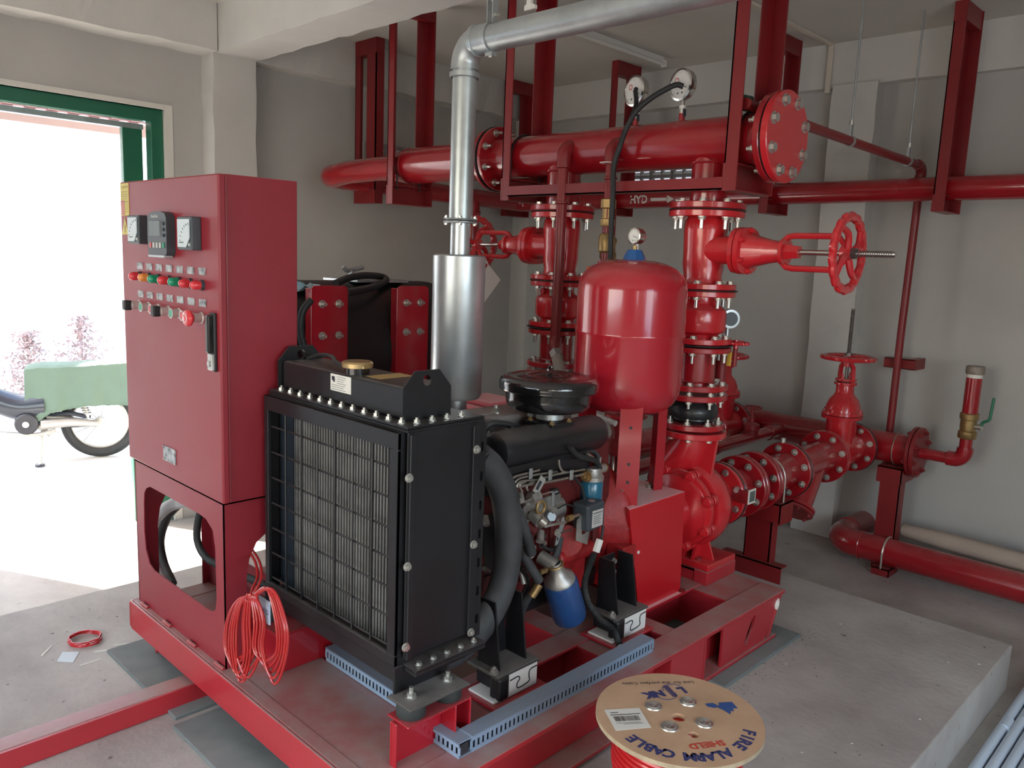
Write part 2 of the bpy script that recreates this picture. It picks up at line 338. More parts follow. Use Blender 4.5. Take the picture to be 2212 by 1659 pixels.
# beams and columns (uneven plaster edges)
def rough_beam(name, x0, x1, y0, y1, z0, z1, n, along, mt=WALLB, amp=.006):
    me = MB(); rnd = random.Random(hash(name) % 97+n)
    k = {'x': 0, 'y': 1, 'z': 2}[along]; lo, hi = (x0, y0, z0), (x1, y1, z1); rings = []
    o1, o2 = [i for i in range(3) if i != k]
    for i in range(n+1):
        t = lo[k]+(hi[k]-lo[k])*i/n; ring = []
        for a, b in ((0, 0), (1, 0), (1, 1), (0, 1)):
            p = [0, 0, 0]; p[k] = t; j = 0 if i in (0, n) else amp
            p[o1] = (hi if a else lo)[o1]+rnd.uniform(-j, j); p[o2] = (hi if b else lo)[o2]+rnd.uniform(-j, j); ring.append(p)
        rings += ring
    fs = []
    for i in range(n):
        for j in range(4): fs.append((i*4+j, i*4+(j+1) % 4, (i+1)*4+(j+1) % 4, (i+1)*4+j))
    fs += [(3, 2, 1, 0), tuple(n*4+j for j in range(4))]
    me.add(rings, fs)
    bmx = me.build(name, mt); bb = bmesh.new(); bb.from_mesh(bmx.data); bmesh.ops.recalc_face_normals(bb, faces=bb.faces[:]); bb.to_mesh(bmx.data); bb.free()
    return struct(bmx)
rough_beam('trim_1', XW, XR, 2.345, 2.61, 2.69, ZC+.02, 60, 'x')             # cross beam
rough_beam('trim_2', XW-.02, -4.80, YN, 2.34, 2.69, ZC+.02, 40, 'y')         # beam above the doorway
rough_beam('trim_3', XW-.02, -4.86, 2.615, YW, 2.69, ZC+.02, 30, 'y')
rough_beam('trim_4', XW-.02, -4.85, 2.335, 2.615, ZF, 2.70, 24, 'z')          # pilaster beside the doorway
rough_beam('trim_5', XW-.02, XR, 5.21, YW+.02, 2.69, ZC+.02, 40, 'x')
rough_beam('trim_6', -2.30, -2.02, 5.19, YW+.02, ZF, 2.70, 20, 'z')
rough_beam('trim_7', XW-.02, -4.80, 5.10, YW+.02, ZF, 2.70, 20, 'z')
rough_beam('trim_8', -.55, -.28, 5.19, YW+.02, ZF, 2.70, 20, 'z')
# doorway: white plaster reveal, green steel frame
m = MB(); m.box(XW-.2, XW+.006, DY1-.002, DY1+.045, ZF, DZ+.03); m.box(XW-.2, XW+.006, DY0, DY1-.003, DZ, DZ+.03)
struct(m.build('trim_9', mat('white_plaster_edge', (.68, .66, .6), .8)))
d = struct(MB().box(XW-.10, XW-.02, DY1-.075, DY1-.002, ZF, DZ).build('door_1', GREEN, bevel=.004))
MB().box(XW-.10, XW-.02, DY0, DY1-.07, DZ-.075, DZ).build('door_head', GREEN, d, bevel=.004)
MB().box(XW-.17, XW-.125, DY1-.20, DY1-.085, ZF, DZ-.10).build('folded_door_leaf', GREEN, d, bevel=.004)
MB().box(XW-.18, XW-.12, DY0, DY1-.08, DZ-.115, DZ-.085).build('door_track', GALV, d)
# ventilation blocks
def vent(name, org, u, n, mcol):
    root = None
    for k in range(n):
        o = Vector(org)+Vector(u)*(.19*k); hol = []
        fr = MB(); nrm = Vector(u).cross(Z)
        holes = [rrect(.018+.085*i, .018+.085*i+.068, .018+.062*j, .018+.062*j+.04, .008, 3) for i in range(2) for j in range(2)]
        fr.poly(rrect(0, .185, 0, .135, .004, 2), o, u, Z, .022, holes)
        if root is None: root = struct(fr.build(name, mcol))
        else: fr.build('vent_block', mcol, root)
        for i in range(2):
            for j in range(2):
                MB().bar(o+Vector(u)*(.018+.085*i)+Z*(.034+.062*j)+nrm*.012, o+Vector(u)*(.086+.085*i)+Z*(.034+.062*j)+nrm*.012, .05, .004, up=Z+nrm*.7).build('louvre', WHITE, root)
    return root
vent('window_1', (XW+.002, 3.52, 2.20), Y, 2, mat('grey_vent_block', (.30, .29, .28), .8))
vent('window_2', (-3.89, YW-.002, 2.135), X, 3, MATS['grey_vent_block'])
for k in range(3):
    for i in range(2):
        for j in range(2):                            # glowing faces stand in for daylight in the slots of the far vent
            MB().box(-3.89+.19*k+.022+.085*i, -3.89+.19*k+.082+.085*i, YW-.004, YW-.001, 2.135+.022+.062*j, 2.135+.054+.062*j).build('slot_glow', mat('glowing_slot_face', (.8, .85, .9), .5, emit=((.8, .88, 1), .75)), bpy.data.objects['window_2'])
# yard outside the doorway
struct(MB().box(-30, XW-.2, -20, 20, ZF-.2, ZF-.04).build('trim_10', OUTG, label='sunlit concrete yard outside the doorway'))
struct(MB().box(-11.2, -10.9, -14, 16, ZF-.1, 4.2).build('wall_yard', OUTW))
m = MB(); bx0, bx1 = -6.42, -6.32                       # unseen wall added to block the sun; its gap lets one streak in
m.box(bx0, bx1, -6, -.825, ZF-.04, 4.0); m.box(bx0, bx1, -.788, .24, ZF-.04, 4.0); m.box(bx0, bx1, -.825, -.788, ZF-.04, 1.2); m.box(bx0, bx1, -.825, -.788, 3.14, 4.0)
struct(m.build('wall_sun_blocker', OUTW))
eave = MB()
for k in range(40):                                   # corrugated sheet of the porch roof
    y = .26+k*.14
    eave.bar((-6.55, y, 2.44), (XW-.22, y, 2.78), .07, .012); eave.bar((-6.55, y+.07, 2.452), (XW-.22, y+.07, 2.792), .07, .012)
e = eave.build('trim_11', mat('pink_roof_sheet', (.60, .36, .36), .6)); e['kind'] = 'structure'
MB().bar((-6.5, .26, 2.385), (-6.5, 6, 2.385), .04, .09).build('eave_purlin', mat('pale_purlin', (.6, .5, .48), .6), e)
# ================================================================== FLOOR THINGS
def on(px, py, z=0): return P(px, py, z=z)
pad1 = tag(MB().box(-3.07, -2.46, 1.015, 1.40, .0005, .013).build('rubber_mat', GREYCAP, loc=(-2.8, 1.2, 0), bevel=.002), 'dusty green rubber mat under the front left corner of the skid', 'mat', 'rubber mats under the skid')
pad2 = tag(MB().box(-1.94, -1.33, 2.57, 3.21, .0005, .013).build('rubber_mat', GREYCAP, loc=(-1.6, 2.9, 0), bevel=.002), 'dusty rubber mat under the far right corner of the skid', 'mat', 'rubber mats under the skid')
tag(MB().box(-2.42, -1.9, .99, 1.3, .0005, .013).build('rubber_mat', GREYCAP, loc=(-2.2, 1.1, 0), bevel=.002), 'rubber mat sliver between the floor beam and skid front', 'mat', 'rubber mats under the skid')
tag(MB().box(-2.595, -2.515, -.6, 1.45, .0005, .076).build('floor_beam', SKID, loc=(-2.55, 0, 0), bevel=.006), 'red square steel tube lying under the skid, pointing to the lower left', 'beam')
# ---- skid
TZ = .21
sk = thing('skid_frame', 'dusty red steel skid frame carrying cabinet, engine and pump', 'frame', (-2.2, 2.1, 0))
m = MB(); m.box(-3.01, -1.39, 1.085, 1.095, .10, TZ); m.box(-3.01, -1.39, 1.095, 1.14, TZ-.01, TZ); m.box(-3.01, -1.39, 1.095, 1.13, .10, .11)
m.build('front_beam', SKID, sk, bevel=.003)
m = MB(); m.poly(rrect(1.085, 1.20, .10, TZ, .012), (-3.02, 0, 0), Y, Z, .010, [rrect(1.105, 1.165, .115, .195, .028, 6)]); m.build('end_plate', SKID, sk)
MB().box(-3.0, -1.50, 1.14, 1.385, TZ-.012, TZ-.002).build('deck_plate', SKID, sk)
m = MB(); m.box(-1.50, -1.39, 1.095, 3.15, TZ-.016, TZ); m.box(-1.475, -1.465, 1.095, 3.10, .03, TZ-.016); m.box(-1.475, -1.39, 1.4, 3.10, .014, .028)
m.build('outer_rail', SKID, sk, bevel=.003)
m = MB(); m.box(-3.0, -2.90, 1.14, 3.15, TZ-.012, TZ); m.box(-2.93, -2.92, 1.14, 3.15, .014, TZ-.012); m.build('outer_rail', SKID, sk, bevel=.003)
for x0 in (-1.76, -2.28):
    m = MB(); m.box(x0, x0+.10, 1.385, 3.15, TZ-.012, TZ); m.box(x0+.02, x0+.03, 1.385, 3.15, .05, TZ-.012); m.build('engine_rail', SKID, sk, bevel=.003)
for y0, y1, x0, x1 in ((1.50, 1.62, -3.0, -1.50), (2.10, 2.20, -3.0, -1.50), (2.40, 2.48, -1.76, -1.50), (2.86, 3.15, -3.0, -1.50)):
    m = MB(); m.box(x0, x1, y0, y1, TZ-.014, TZ-.004); m.box(x0, x1, y0+.01, y0+.02, .04, TZ-.014); m.build('cross_member', SKID, sk)
for y in (1.18, 2.02, 2.52):                                               # web stiffeners below the outer rail
    MB().box(-1.465, -1.395, y, y+.012, .028, TZ-.016).build('stiffener', SKID, sk)
MB().box(-1.47, -1.395, 2.30, 2.52, .028, TZ-.016).build('foot_block', SKID, sk, bevel=.003)
m = MB(); m.poly([(2.66, .02), (3.0, .02), (3.09, .10), (3.15, TZ-.016), (2.66, TZ-.016)], (-1.41, 0, 0), Y, Z, .01, [[(2.88+.020*math.cos(a)+.03*math.sin(a), .110+.055*math.sin(a)) for a in [2*PI*i/14 for i in range(14)]]])
m.build('lifting_plate', SKID, sk)
m = MB(); m.poly([(-.075, 0), (0, 0), (0, .19), (-.075, .19)], (-1.395, 3.04, .014), X, Vector((0, .45, .9)).normalized(), .008); m.build('gusset', SKID, sk)
MB().cyl((-1.43, 3.10, .155), (-1.405, 3.118, .150), .03, n=20).build('plate_disc', LABW, sk)
for y in (2.74, 2.10): bolt(sk, (-1.43, y, .028), Z, .014, .014, .035)
for k in range(4):                                                          # weld beads along the cabinet stand
    p = (-2.93+.2*k, 1.108, TZ+.003); MB().tube([(p[0]-.03, p[1], p[2]), (p[0], p[1]-.004, p[2]+.003), (p[0]+.03, p[1], p[2])], .006, 6).build('weld_bead', LABW if False else SKID, sk)
# ---- slotted cable ducts
def duct(name, a, b, wd, h, label, open_end=False):
    a, b = Vector(a), Vector(b); d = (b-a).normalized(); L = (b-a).length; n = Vector((-d.y, d.x, 0))
    root = thing(name, label, 'cable duct', a, 'slotted cable ducts on the skid')
    m = MB(); m.bar(a+n*wd/2+Z*.002, b+n*wd/2+Z*.002, wd, .003); m.build('duct_base', DUCT, root)
    m = MB(); k = int(L/.0175)
    for sd in (0, wd):
        o = a+n*sd
        m.bar(o+Z*.006, o+d*L+Z*.006, .002, .012); m.bar(o+Z*(h-.006), o+d*L+Z*(h-.006), .002, .010)
        for i in range(k+1): m.bar(o+d*(i*L/k)+Z*.011, o+d*(i*L/k)+Z*(h-.01), .002, .0105 if False else .010, up=d)
    m.build('slotted_side', DUCT, root)
    m = MB(); m.bar(a+n*wd/2+Z*(h+.001), b+n*wd/2+Z*(h+.001), wd+.006, .003); m.bar(a-n*.002+Z*(h-.005), b-n*.002+Z*(h-.005), .002, .012); m.build('duct_lid', DUCT, root)
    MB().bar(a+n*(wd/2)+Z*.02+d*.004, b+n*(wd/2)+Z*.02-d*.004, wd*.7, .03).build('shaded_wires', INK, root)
    return root
duct('cable_duct', (-2.14, 1.385, TZ), (-1.60, 1.385, TZ), .045, .046, 'dusty slotted grey duct running behind the skid front, under the radiator')
duct('cable_duct', (-1.452, 1.40, TZ), (-1.452, 2.262, TZ), .045, .046, 'long blue grey slotted duct on the right skid rail beside the spool')
duct('cable_duct', (-1.60, 1.355, TZ), (-1.452, 1.355, TZ), .045, .044, 'short blue grey duct corner piece beside the right radiator post')
# ================================================================== CONTROL CABINET
cb = thing('control_cabinet', 'tall red control cabinet with meters and buttons on a stand', 'cabinet', (-2.65, 1.25, TZ))
MB().box(-2.995, -2.281, 1.128, 1.365, .765, 1.757).build('body', CAB, cb, bevel=.004)
dr = MB().box(-3.008, -2.268, 1.100, 1.124, .768, 1.755).build('door', CAB, cb, bevel=.005)
st = MB()
st.poly([(-3.0, TZ), (-2.30, TZ), (-2.30, .765), (-3.0, .765)], (0, 1.115, 0), X, Z, -.004)
st = MB(); hole = [(-2.90, .67), (-2.865, .685), (-2.47, .685), (-2.42, .68), (-2.375, .655), (-2.36, .60), (-2.356, .43), (-2.365, .39), (-2.39, .375), (-2.43, .372), (-2.85, .372), (-2.89, .385), (-2.92, .43), (-2.93, .50), (-2.925, .61), (-2.918, .65)]
st.poly([(-3.0, TZ), (-2.30, TZ), (-2.30, .765), (-3.0, .765)], (0, 1.119, 0), X, Z, .004, [hole])
for xx in (-2.304, -2.996):
    q = [(1.19, TZ), (1.19, .50), (1.20, .56), (1.225, .61), (1.26, .635), (1.30, .635), (1.335, .61), (1.355, .56), (1.36, .50), (1.36, TZ)]
    st.poly([(1.115, TZ), (1.19, TZ)]+q[1:9]+[(1.36, TZ), (1.40, TZ), (1.40, .765), (1.115, .765)], (xx, 0, 0), Y, Z, .004)
st.poly([(-3.0, .30), (-2.30, .30), (-2.30, .765), (-3.0, .765)], (0, 1.404, 0), X, Z, .004, [[(x*.999, z) for x, z in hole]])
st.box(-3.0, -2.30, 1.115, 1.41, .755, .765); st.box(-3.0, -2.30, 1.385, 1.40, TZ, .30)
st.build('stand', CAB, cb)
def front(mb, name, mt, par, **k): return mb.build(name, mt, par, **k)
YF = 1.100
# meters
for x0, x1, z0, z1, nm in ((-2.869, -2.775, 1.545, 1.639, 0), (-2.479, -2.379, 1.533, 1.632, 1)):
    f = MB().box(x0, x1, YF-.030, YF, z0, z1).build('meter', PLAST, cb, bevel=.003)
    MB().poly([(x0+.008, z0+.03), (x0+.008, z0+.008), (x1-.034, z0+.008), (x1-.01, z0+.036), (x1-.01, z1-.008), (x0+.008, z1-.008)], (0, YF-.031, 0), X, Z, .0025).build('dial', METERG, f)
    bolt(f, (x1-.016, YF-.030, z0+.016), -Y, .005, .003)
    m = MB()
    for i in range(7):
        a = math.radians(15+12*i); c = (x1-.012, z0+.012); m.bar((c[0]-.062*math.cos(a), YF-.034, c[1]+.062*math.sin(a)), (c[0]-.068*math.cos(a), YF-.034, c[1]+.068*math.sin(a)), .0015, .0008, up=Y)
    m.bar((x0+.02, YF-.034, z0+.022), (x0+.05, YF-.034, z0+.022), .0025, .0008, up=Y); m.build('dial_marks', INK, f)
ct = MB(); xa, xb, za, zb = -2.705, -2.562, 1.512, 1.643
prof = [(xa+.006, za), (xb-.006, za), (xb, za+.012), (xb+.002, (za+zb)/2), (xb, zb-.012), (xb-.010, zb), (xb-.04, zb+.006), (xa+.04, zb+.006), (xa+.010, zb), (xa, zb-.012), (xa-.002, (za+zb)/2), (xa, za+.012)]
ct.poly(prof, (0, YF-.001, 0), X, Z, .028)
ct = ct.build('controller', PLAST, cb, bevel=.004)
MB().box(xa+.014, xa+.100, YF-.031, YF-.027, 1.572, 1.622).build('display', SCREEN, ct, bevel=.002)
text_mb('SmartGen', .013, ((xa+xb)/2-.008, YF-.0315, 1.634), X, Z).build('maker_lettering', LABW, ct)
for k in range(3): MB().cyl((xb-.018, YF-.028, 1.611-.018*k), (xb-.018, YF-.032, 1.611-.018*k), .0055, n=12).build('arrow_key', INK, ct)
for k, c in enumerate(((.55, .12, .12), (.5, .5, .48), (.5, .5, .48), (.5, .5, .48), (.05, .30, .18))):
    MB().box(xa+.016+.0245*k, xa+.030+.0245*k, YF-.0315, YF-.028, 1.535, 1.552).build('key', mat('key_%s' % 'red white white_ white__ green'.split()[k].strip('_'), c, .5), ct, bevel=.001)
MB().box(xa+.01, xb-.01, YF-.034, YF-.004, 1.505, 1.513).build('lower_lip', GALV, ct, bevel=.002)
# indicator lamps
LR = mat('red_lamp_lens', (.62, .03, .04), .3, coat=.6); LG = mat('green_lamp_lens', (.0, .26, .13), .3, coat=.6); LO = mat('amber_lamp_lens', (.75, .26, .05), .3, coat=.6)
for k, c in enumerate((LR, LO, LG, LR, LG, LR, LR)):
    x, z = -2.848+.0785*k, 1.436-.001*k
    o = MB().cyl((x, YF, z), (x, YF-.010, z), .0165, n=20).build('indicator_lamp', PLAST, cb)
    MB().lathe([(.014, 0), (.014, .018), (.012, .026), (.006, .031), (0, .032)], (x, YF-.008, z), -Y, 20).build('lens', c, o)
RING = mat('satin_aluminium_ring', (.66, .60, .58), .35, metal=.5)
BG = mat('green_push_button', (.12, .42, .28), .4); BR = mat('red_push_button', (.60, .12, .13), .4)
for k, t in enumerate('sgrsgrE'):
    x, z = -2.862+.0795*k, 1.337-.001*k
    o = MB().lathe([(.017, 0), (.017, .004), (.0145, .006), (.0145, .024), (.0165, .026), (.0165, .030), (.0125, .030)], (x, YF, z), -Y, 24).build('push_button', RING, cb)
    if t == 'E': MB().lathe([(.011, .02), (.011, .036), (.024, .038), (.026, .044), (.022, .052), (.010, .055), (0, .0555)], (x, YF, z), -Y, 28).build('mushroom_head', LR, o); MB().torus((x, YF-.0545, z), Y, .0125, .0014, 24, 5, .5, 5.6).build('turn_arrow', LABW, o)
    elif t == 's': MB().lathe([(.0145, .025), (.0145, .034), (0, .034)], (x, YF, z), -Y, 20).build('selector_base', RING, o); MB().box(x-.013, x+.013, YF-.056, YF-.032, z-.017, z+.017).build('selector_lever', BLK, o, bevel=.004)
    else: MB().lathe([(.0128, .026), (.0128, .0285), (.011, .030), (0, .0295)], (x, YF, z), -Y, 20).build('button_cap', BG if t == 'g' else BR, o)
for row, z in ((0, 1.471), (1, 1.376)):
    for k in range(7):
        x = -2.848+.0785*k
        o = MB().box(x-.026, x+.022, YF-.0015, YF, z-.011, z+.011).build('name_plate', MIRROR, cb)
MB().box(-2.698, -2.600, YF-.002, YF, .822, .874).build('rating_plate', MIRROR, cb)
for a in (-2.694, -2.604):
    for b in (.826, .870): bolt(cb, (a, YF-.001, b), -Y, .003, .003, name='rivet')
h = MB().box(-2.322, -2.288, YF-.010, YF, 1.176, 1.352).build('handle', BLK, cb, bevel=.003)
MB().box(-2.316, -2.294, YF-.026, YF-.008, 1.232, 1.346).build('lever', BLKG, h, bevel=.005)
MB().box(-2.319, -2.291, YF-.018, YF-.008, 1.180, 1.230).build('lock_plate', ZINC, h, bevel=.002); MB().cyl((-2.305, YF-.017, 1.20), (-2.305, YF-.022, 1.20), .009, n=18).build('lock_cylinder', SHAFT, h)
MB().box(-3.000, -2.928, YF-.0012, YF, 1.640, 1.750).build('warning_sticker', YEL, cb)
MB().box(-2.999, -2.967, YF-.0018, YF-.001, 1.642, 1.692).build('warning_sticker', PINKS, cb)
m = text_mb('CAUTION', .012, (-2.958, YF-.0018, 1.736), X, Z)
for k in range(5): m.box(-2.994, -2.936, YF-.0018, YF-.0012, 1.720-.008*k, 1.7215-.008*k)
for k in range(5): m.box(-2.963, -2.934, YF-.0018, YF-.0012, 1.685-.008*k, 1.6865-.008*k)
m.build('sticker_lettering', mat('brown_print', (.25, .18, .06), .6), cb)
MB().poly([(-2.998, 1.575), (-2.940, 1.575), (-2.969, 1.635)], (0, YF, 0), X, Z, .0012).build('warning_triangle', YEL, cb)
text_mb('!', .034, (-2.969, YF-.0018, 1.595), X, Z, bold=.001).build('warning_mark', MATS['brown_print'], cb)
# cables and conduit seen through the stand, and the red coil hung on it
tag(MB().tube([P(452, 1085, y=1.27), P(415, 1082, y=1.26), P(372, 1090, y=1.25), P(337, 1118, y=1.24), P(322, 1165, y=1.24), P(328, 1210, y=1.24), P(352, 1262, y=1.25), P(372, 1300, y=1.27)], .024, 12, sub=8).build('flexible_conduit', mat('grey_flex_conduit', (.42, .42, .43), .5), loc=(-2.8, 1.28, .21)), 'thick light grey conduit looping down inside the cabinet stand', 'conduit')
tag(MB().tube([P(400, 1075, y=1.32), P(362, 1115, y=1.32), P(345, 1165, y=1.32), P(352, 1215, y=1.32), P(372, 1262, y=1.31)], .020, 12, sub=8).build('power_cable', RUB, loc=(-2.75, 1.3, .21)), 'black cable hanging behind the grey conduit in the cabinet stand', 'cable')
tag(MB().tube([P(440, 1085, y=1.25), P(428, 1125, y=1.24), P(426, 1165, y=1.24), P(440, 1198, y=1.25), P(470, 1220, y=1.27), (-2.36, 1.30, .42), (-2.28, 1.33, .40), (-2.20, 1.36, .30)], .013, 12, sub=8).build('power_cable', RUB, loc=(-2.4, 1.3, .21)), 'thin black cable curving out behind the right leg of the cabinet stand', 'cable')
for k, (dz, lab) in enumerate(((0, 'upper'), (-.055, 'lower'))):
    cpts = catmull([V(-2.62, 1.37, .75), V(-2.44, 1.37, .63+dz), V(-2.33, 1.39, .52+dz), V(-2.24, 1.42, .40+dz), V(-2.12, 1.44, .26+dz*.2)], 30)
    tag(MB().tube(cpts, .015, 8, rr=[.0165 if i % 2 else .0135 for i in range(len(cpts))]).build('corrugated_conduit', RUB, loc=(-2.3, 1.38, .21)), '%s black corrugated conduit sloping down between cabinet stand and radiator' % lab, 'conduit', 'corrugated conduits behind the cabinet stand')
WIRE = mat('red_wire_insulation', (.42, .016, .016), .3, coat=.3)
coil = thing('wire_coil', 'hanging coil of red wire draped over the front edge of the skid', 'wire coil', (-2.07, 1.09, TZ+.02))
def CP(px, py, y=1.085): return P(px, py, y=y)
top = CP(541, 1290, 1.09)
for k in range(15):
    j = random.uniform
    if k < 10: x0, x1, yb = 485+j(0, 34), 524+j(0, 40), 1448+j(-34, 18)
    else: x0, x1, yb = 548+5*(k-10)+j(-2, 3), 598+5.5*(k-10), 1425+11*(k-10)
    xm = (x0+x1)/2; dy = .01*((k*7) % 5)/5
    pts = [top+V(0, dy*.5, j(-.006, .006)), CP(x0*.55+541*.45, 1296+j(0, 8), 1.08), CP(x0+3, 1345, 1.075+dy), CP(x0+j(-2, 2), 1400, 1.07+dy), CP(xm-8, yb, 1.075+dy), CP(xm+8, yb, 1.08+dy), CP(x1, 1405, 1.08+dy), CP(x1-2, 1345, 1.08+dy), CP(x1*.6+541*.4, 1290-(16 if k > 9 else 0)+j(-4, 4), 1.085), top+V(.004, dy*.5, j(-.006, .006))]
    MB().tube(pts, .0040, 7, sub=6).build('wire_loop', WIRE, coil)
for dx in (0, 9): MB().tube([top, CP(546+dx, 1270, 1.11), CP(556+dx, 1245, 1.14), CP(552+dx, 1215, 1.18), CP(538+dx, 1190, 1.22), CP(532, 1170, 1.26)], .0040, 7, sub=6).build('wire_end', WIRE, coil)
MB().torus(top-V(0, 0, .008), Z, .012, .004, 18, 6).build('wire_tie', WIRE, coil)
tq = CP(571, 1318, 1.11); MB().box(tq.x-.032, tq.x+.032, 1.108, 1.112, tq.z-.035, tq.z+.035).build('paper_tag', mat('blue_white_tag', (.55, .63, .78), .6), coil)
text_mb('TTKO', .022, (tq.x, 1.1075, tq.z), X, Z).build('tag_lettering', NAVY, coil)
# ================================================================== RADIATOR
rd = thing('radiator', 'black engine radiator with wire grille, bolted top tank and filler cap', 'radiator', (-1.93, 1.4, .38))
gx0, gx1, gz0, gz1, gy = -2.278, -1.603, .462, 1.098, 1.245
m = MB()
m.box(gx0, gx1, gy, gy+.012, gz1-.045, gz1); m.box(gx0, gx1, gy, gy+.012, gz0, gz0+.030)
m.box(gx0, gx0+.022, gy, gy+.012, gz0+.03, gz1-.045); m.box(gx1-.034, gx1, gy, gy+.012, gz0+.03, gz1-.045)
m.box(gx0, gx1, gy, gy+.05, gz1-.004, gz1); m.box(gx0, gx1, gy, gy+.05, gz0, gz0+.004); m.box(gx0, gx0+.004, gy, gy+.05, gz0, gz1); m.box(gx1-.004, gx1, gy, gy+.05, gz0, gz1)
m.build('guard_frame', BLK, rd, bevel=.003)
for k in range(6): MB().tube([(-2.163+.0885*k, gy+.008, gz0+.01), (-2.163+.0885*k, gy+.008, gz1-.03)], .0032, 6).build('grille_wire', BLK, rd)
for k in range(7): MB().tube([(gx0+.01, gy+.014, 1.000-.0825*k), (gx1-.02, gy+.014, 1.000-.0825*k)], .0032, 6).build('grille_wire', BLK, rd)
MB().box(gx0+.004, -2.192, 1.296, 1.30, gz0+.01, gz1-.004).build('blanking_plate', mat('blue_black_plate', (.012, .018, .026), .4), rd)
MB().box(gx0+.01, gx1-.01, 1.325, 1.42, gz0+.01, gz1-.01).build('core', mat('radiator_core_dark', (.035, .036, .036), .7), rd)
m = MB()
n = 40
for k in range(n):
    x = -2.192+(.545)*k/(n-1); m.box(x-.0028, x+.0028, 1.300, 1.328, gz0+.012, gz1-.02)
m.build('core_tubes', mat('dusty_radiator_tubes', (.20, .20, .195), .55, metal=.2, noise=.35, nscale=9), rd, kind='stuff')
m = MB()
for k in range(n-1):
    x = -2.192+.545*(k+.5)/(n-1); w_ = .545/(n-1)/2-.0028
    vs = []; fs = []; Nz = 64
    for j in range(Nz+1):
        z = gz0+.012+(gz1-.02-gz0-.012)*j/Nz; y = 1.306+(.010 if j % 2 else 0)
        vs += [(x-w_, y, z), (x+w_, y, z)]
        if j: fs.append((2*j-2, 2*j-1, 2*j+1, 2*j))
    m.add(vs, fs)
m.build('core_fins', mat('radiator_fins', (.055, .056, .056), .6, metal=.3), rd, kind='stuff')
m = MB(); m.box(gx0+.002, -1.588, 1.262, 1.53, gz1+.001, gz1+.008); m.box(gx0+.002, -1.588, 1.262, 1.53, gz1+.010, gz1+.017); m.build('tank_flange', BLK, rd, bevel=.001)
TT = gz1+.017
tt = MB().box(-2.266, -1.648, 1.302, 1.455, TT, 1.203).build('top_tank', BLK, rd, bevel=.008)
for k in range(12): bolt(rd, (-2.235+.0545*k, 1.281, TT), Z, .0085, .0095, .006)
for k in range(4): bolt(rd, (-1.615, 1.315+.052*k, TT), Z, .0085, .0095, .005); bolt(rd, (-1.603, 1.315+.052*k, gz1), -Z, .0075, .006)
for xx, nm in ((-1.648, 0), (-2.274, 1)):
    MB().poly([(1.290, TT-.002), (1.456, TT-.002), (1.455, 1.198), (1.413, 1.246), (1.330, 1.246), (1.290, 1.203)], (xx, 0, 0), Y, Z, .005, [circ(1.371, 1.219, .0145)]).build('lifting_lug', BLK, rd)
cp = MB().cyl((-1.925, 1.345, 1.20), (-1.925, 1.345, 1.222), .036, n=28).build('filler_neck', BLKG, rd)
MB().lathe([(.036, .0), (.044, .002), (.045, .014), (.040, .019), (0, .020)], (-1.925, 1.345, 1.220), Z, 32).build('filler_cap', GOLD, cp)
for s_ in (-1, 1): MB().box(-1.925+s_*.038-.008, -1.925+s_*.038+.008, 1.333+s_*.0, 1.355, 1.221, 1.229, None).build('cap_ear', GOLD, cp, bevel=.002)
MB().tube([(-1.965, 1.32, 1.222), (-2.03, 1.345, 1.222), (-2.12, 1.385, 1.228), (-2.20, 1.395, 1.222), (-2.255, 1.385, 1.205)], .0065, 8, sub=6).build('overflow_hose', RUB, rd)
lb = MB().box(-1.993, -1.892, 1.3000, 1.3022, 1.150, 1.1985).build('rating_label', LABW, rd)
m = MB(); m.box(-1.985, -1.972, 1.2988, 1.2996, 1.180, 1.192); m.box(-1.978, -1.970, 1.2985, 1.2987, 1.176, 1.186)
for k in range(7): m.box(-1.960 if k < 4 else -1.987, -1.915-.006*(k % 3), 1.2988, 1.2996, 1.192-.0062*k, 1.1928-.0062*k)
m.build('label_print', INK, rd)
MB().box(-1.868, -1.80, 1.335, 1.452, 1.2032, 1.2040, None).build('caution_sticker', mat('tan_sticker', (.45, .30, .12), .5), rd)
# side panels
for sx, x in ((1, -1.590), (-1, -2.285)):
    m = MB(); m.box(x-.006, x, 1.268, 1.515, gz0+.02, gz1)
    if sx > 0: m.box(x-.002, x+.012, 1.268, 1.288, gz0+.02, gz1-.004); m.box(x-.002, x+.010, 1.488, 1.512, gz0+.03, gz1-.01)
    m.build('side_panel', BLK, rd, bevel=.002)
for z in (.525, .748, .985): bolt(rd, (-1.578, 1.262, z), X, .0095, .009, .002)
for z in (.49, .752, 1.025): bolt(rd, (-1.580, 1.498, z), X, .0095, .009, .004)
for z in (.52, .74, .98): bolt(rd, (-2.284, 1.262, z), -X, .0095, .009)
sb = MB(); sb.poly([(1.515, gz0), (1.548, gz0), (1.548, gz1-.03), (1.535, gz1+.012), (1.515, gz1+.012)], (-1.598, 0, 0), Y, Z, .005, [rrect(1.527, 1.538, z, z+.03, .005, 3) for z in [.50+.085*k for k in range(7)]]); sb.build('slotted_bracket', BLK, rd)
MB().box(-2.27, -1.60, 1.515, 1.545, gz0+.02, gz1+.01).build('fan_shroud', BLK, rd)
fan = MB().lathe([(.285, 1.55-1.545), (.29, .04), (.27, .045)], (-1.935, 1.545, .78), Y, 40).build('shroud_ring', BLK, rd)
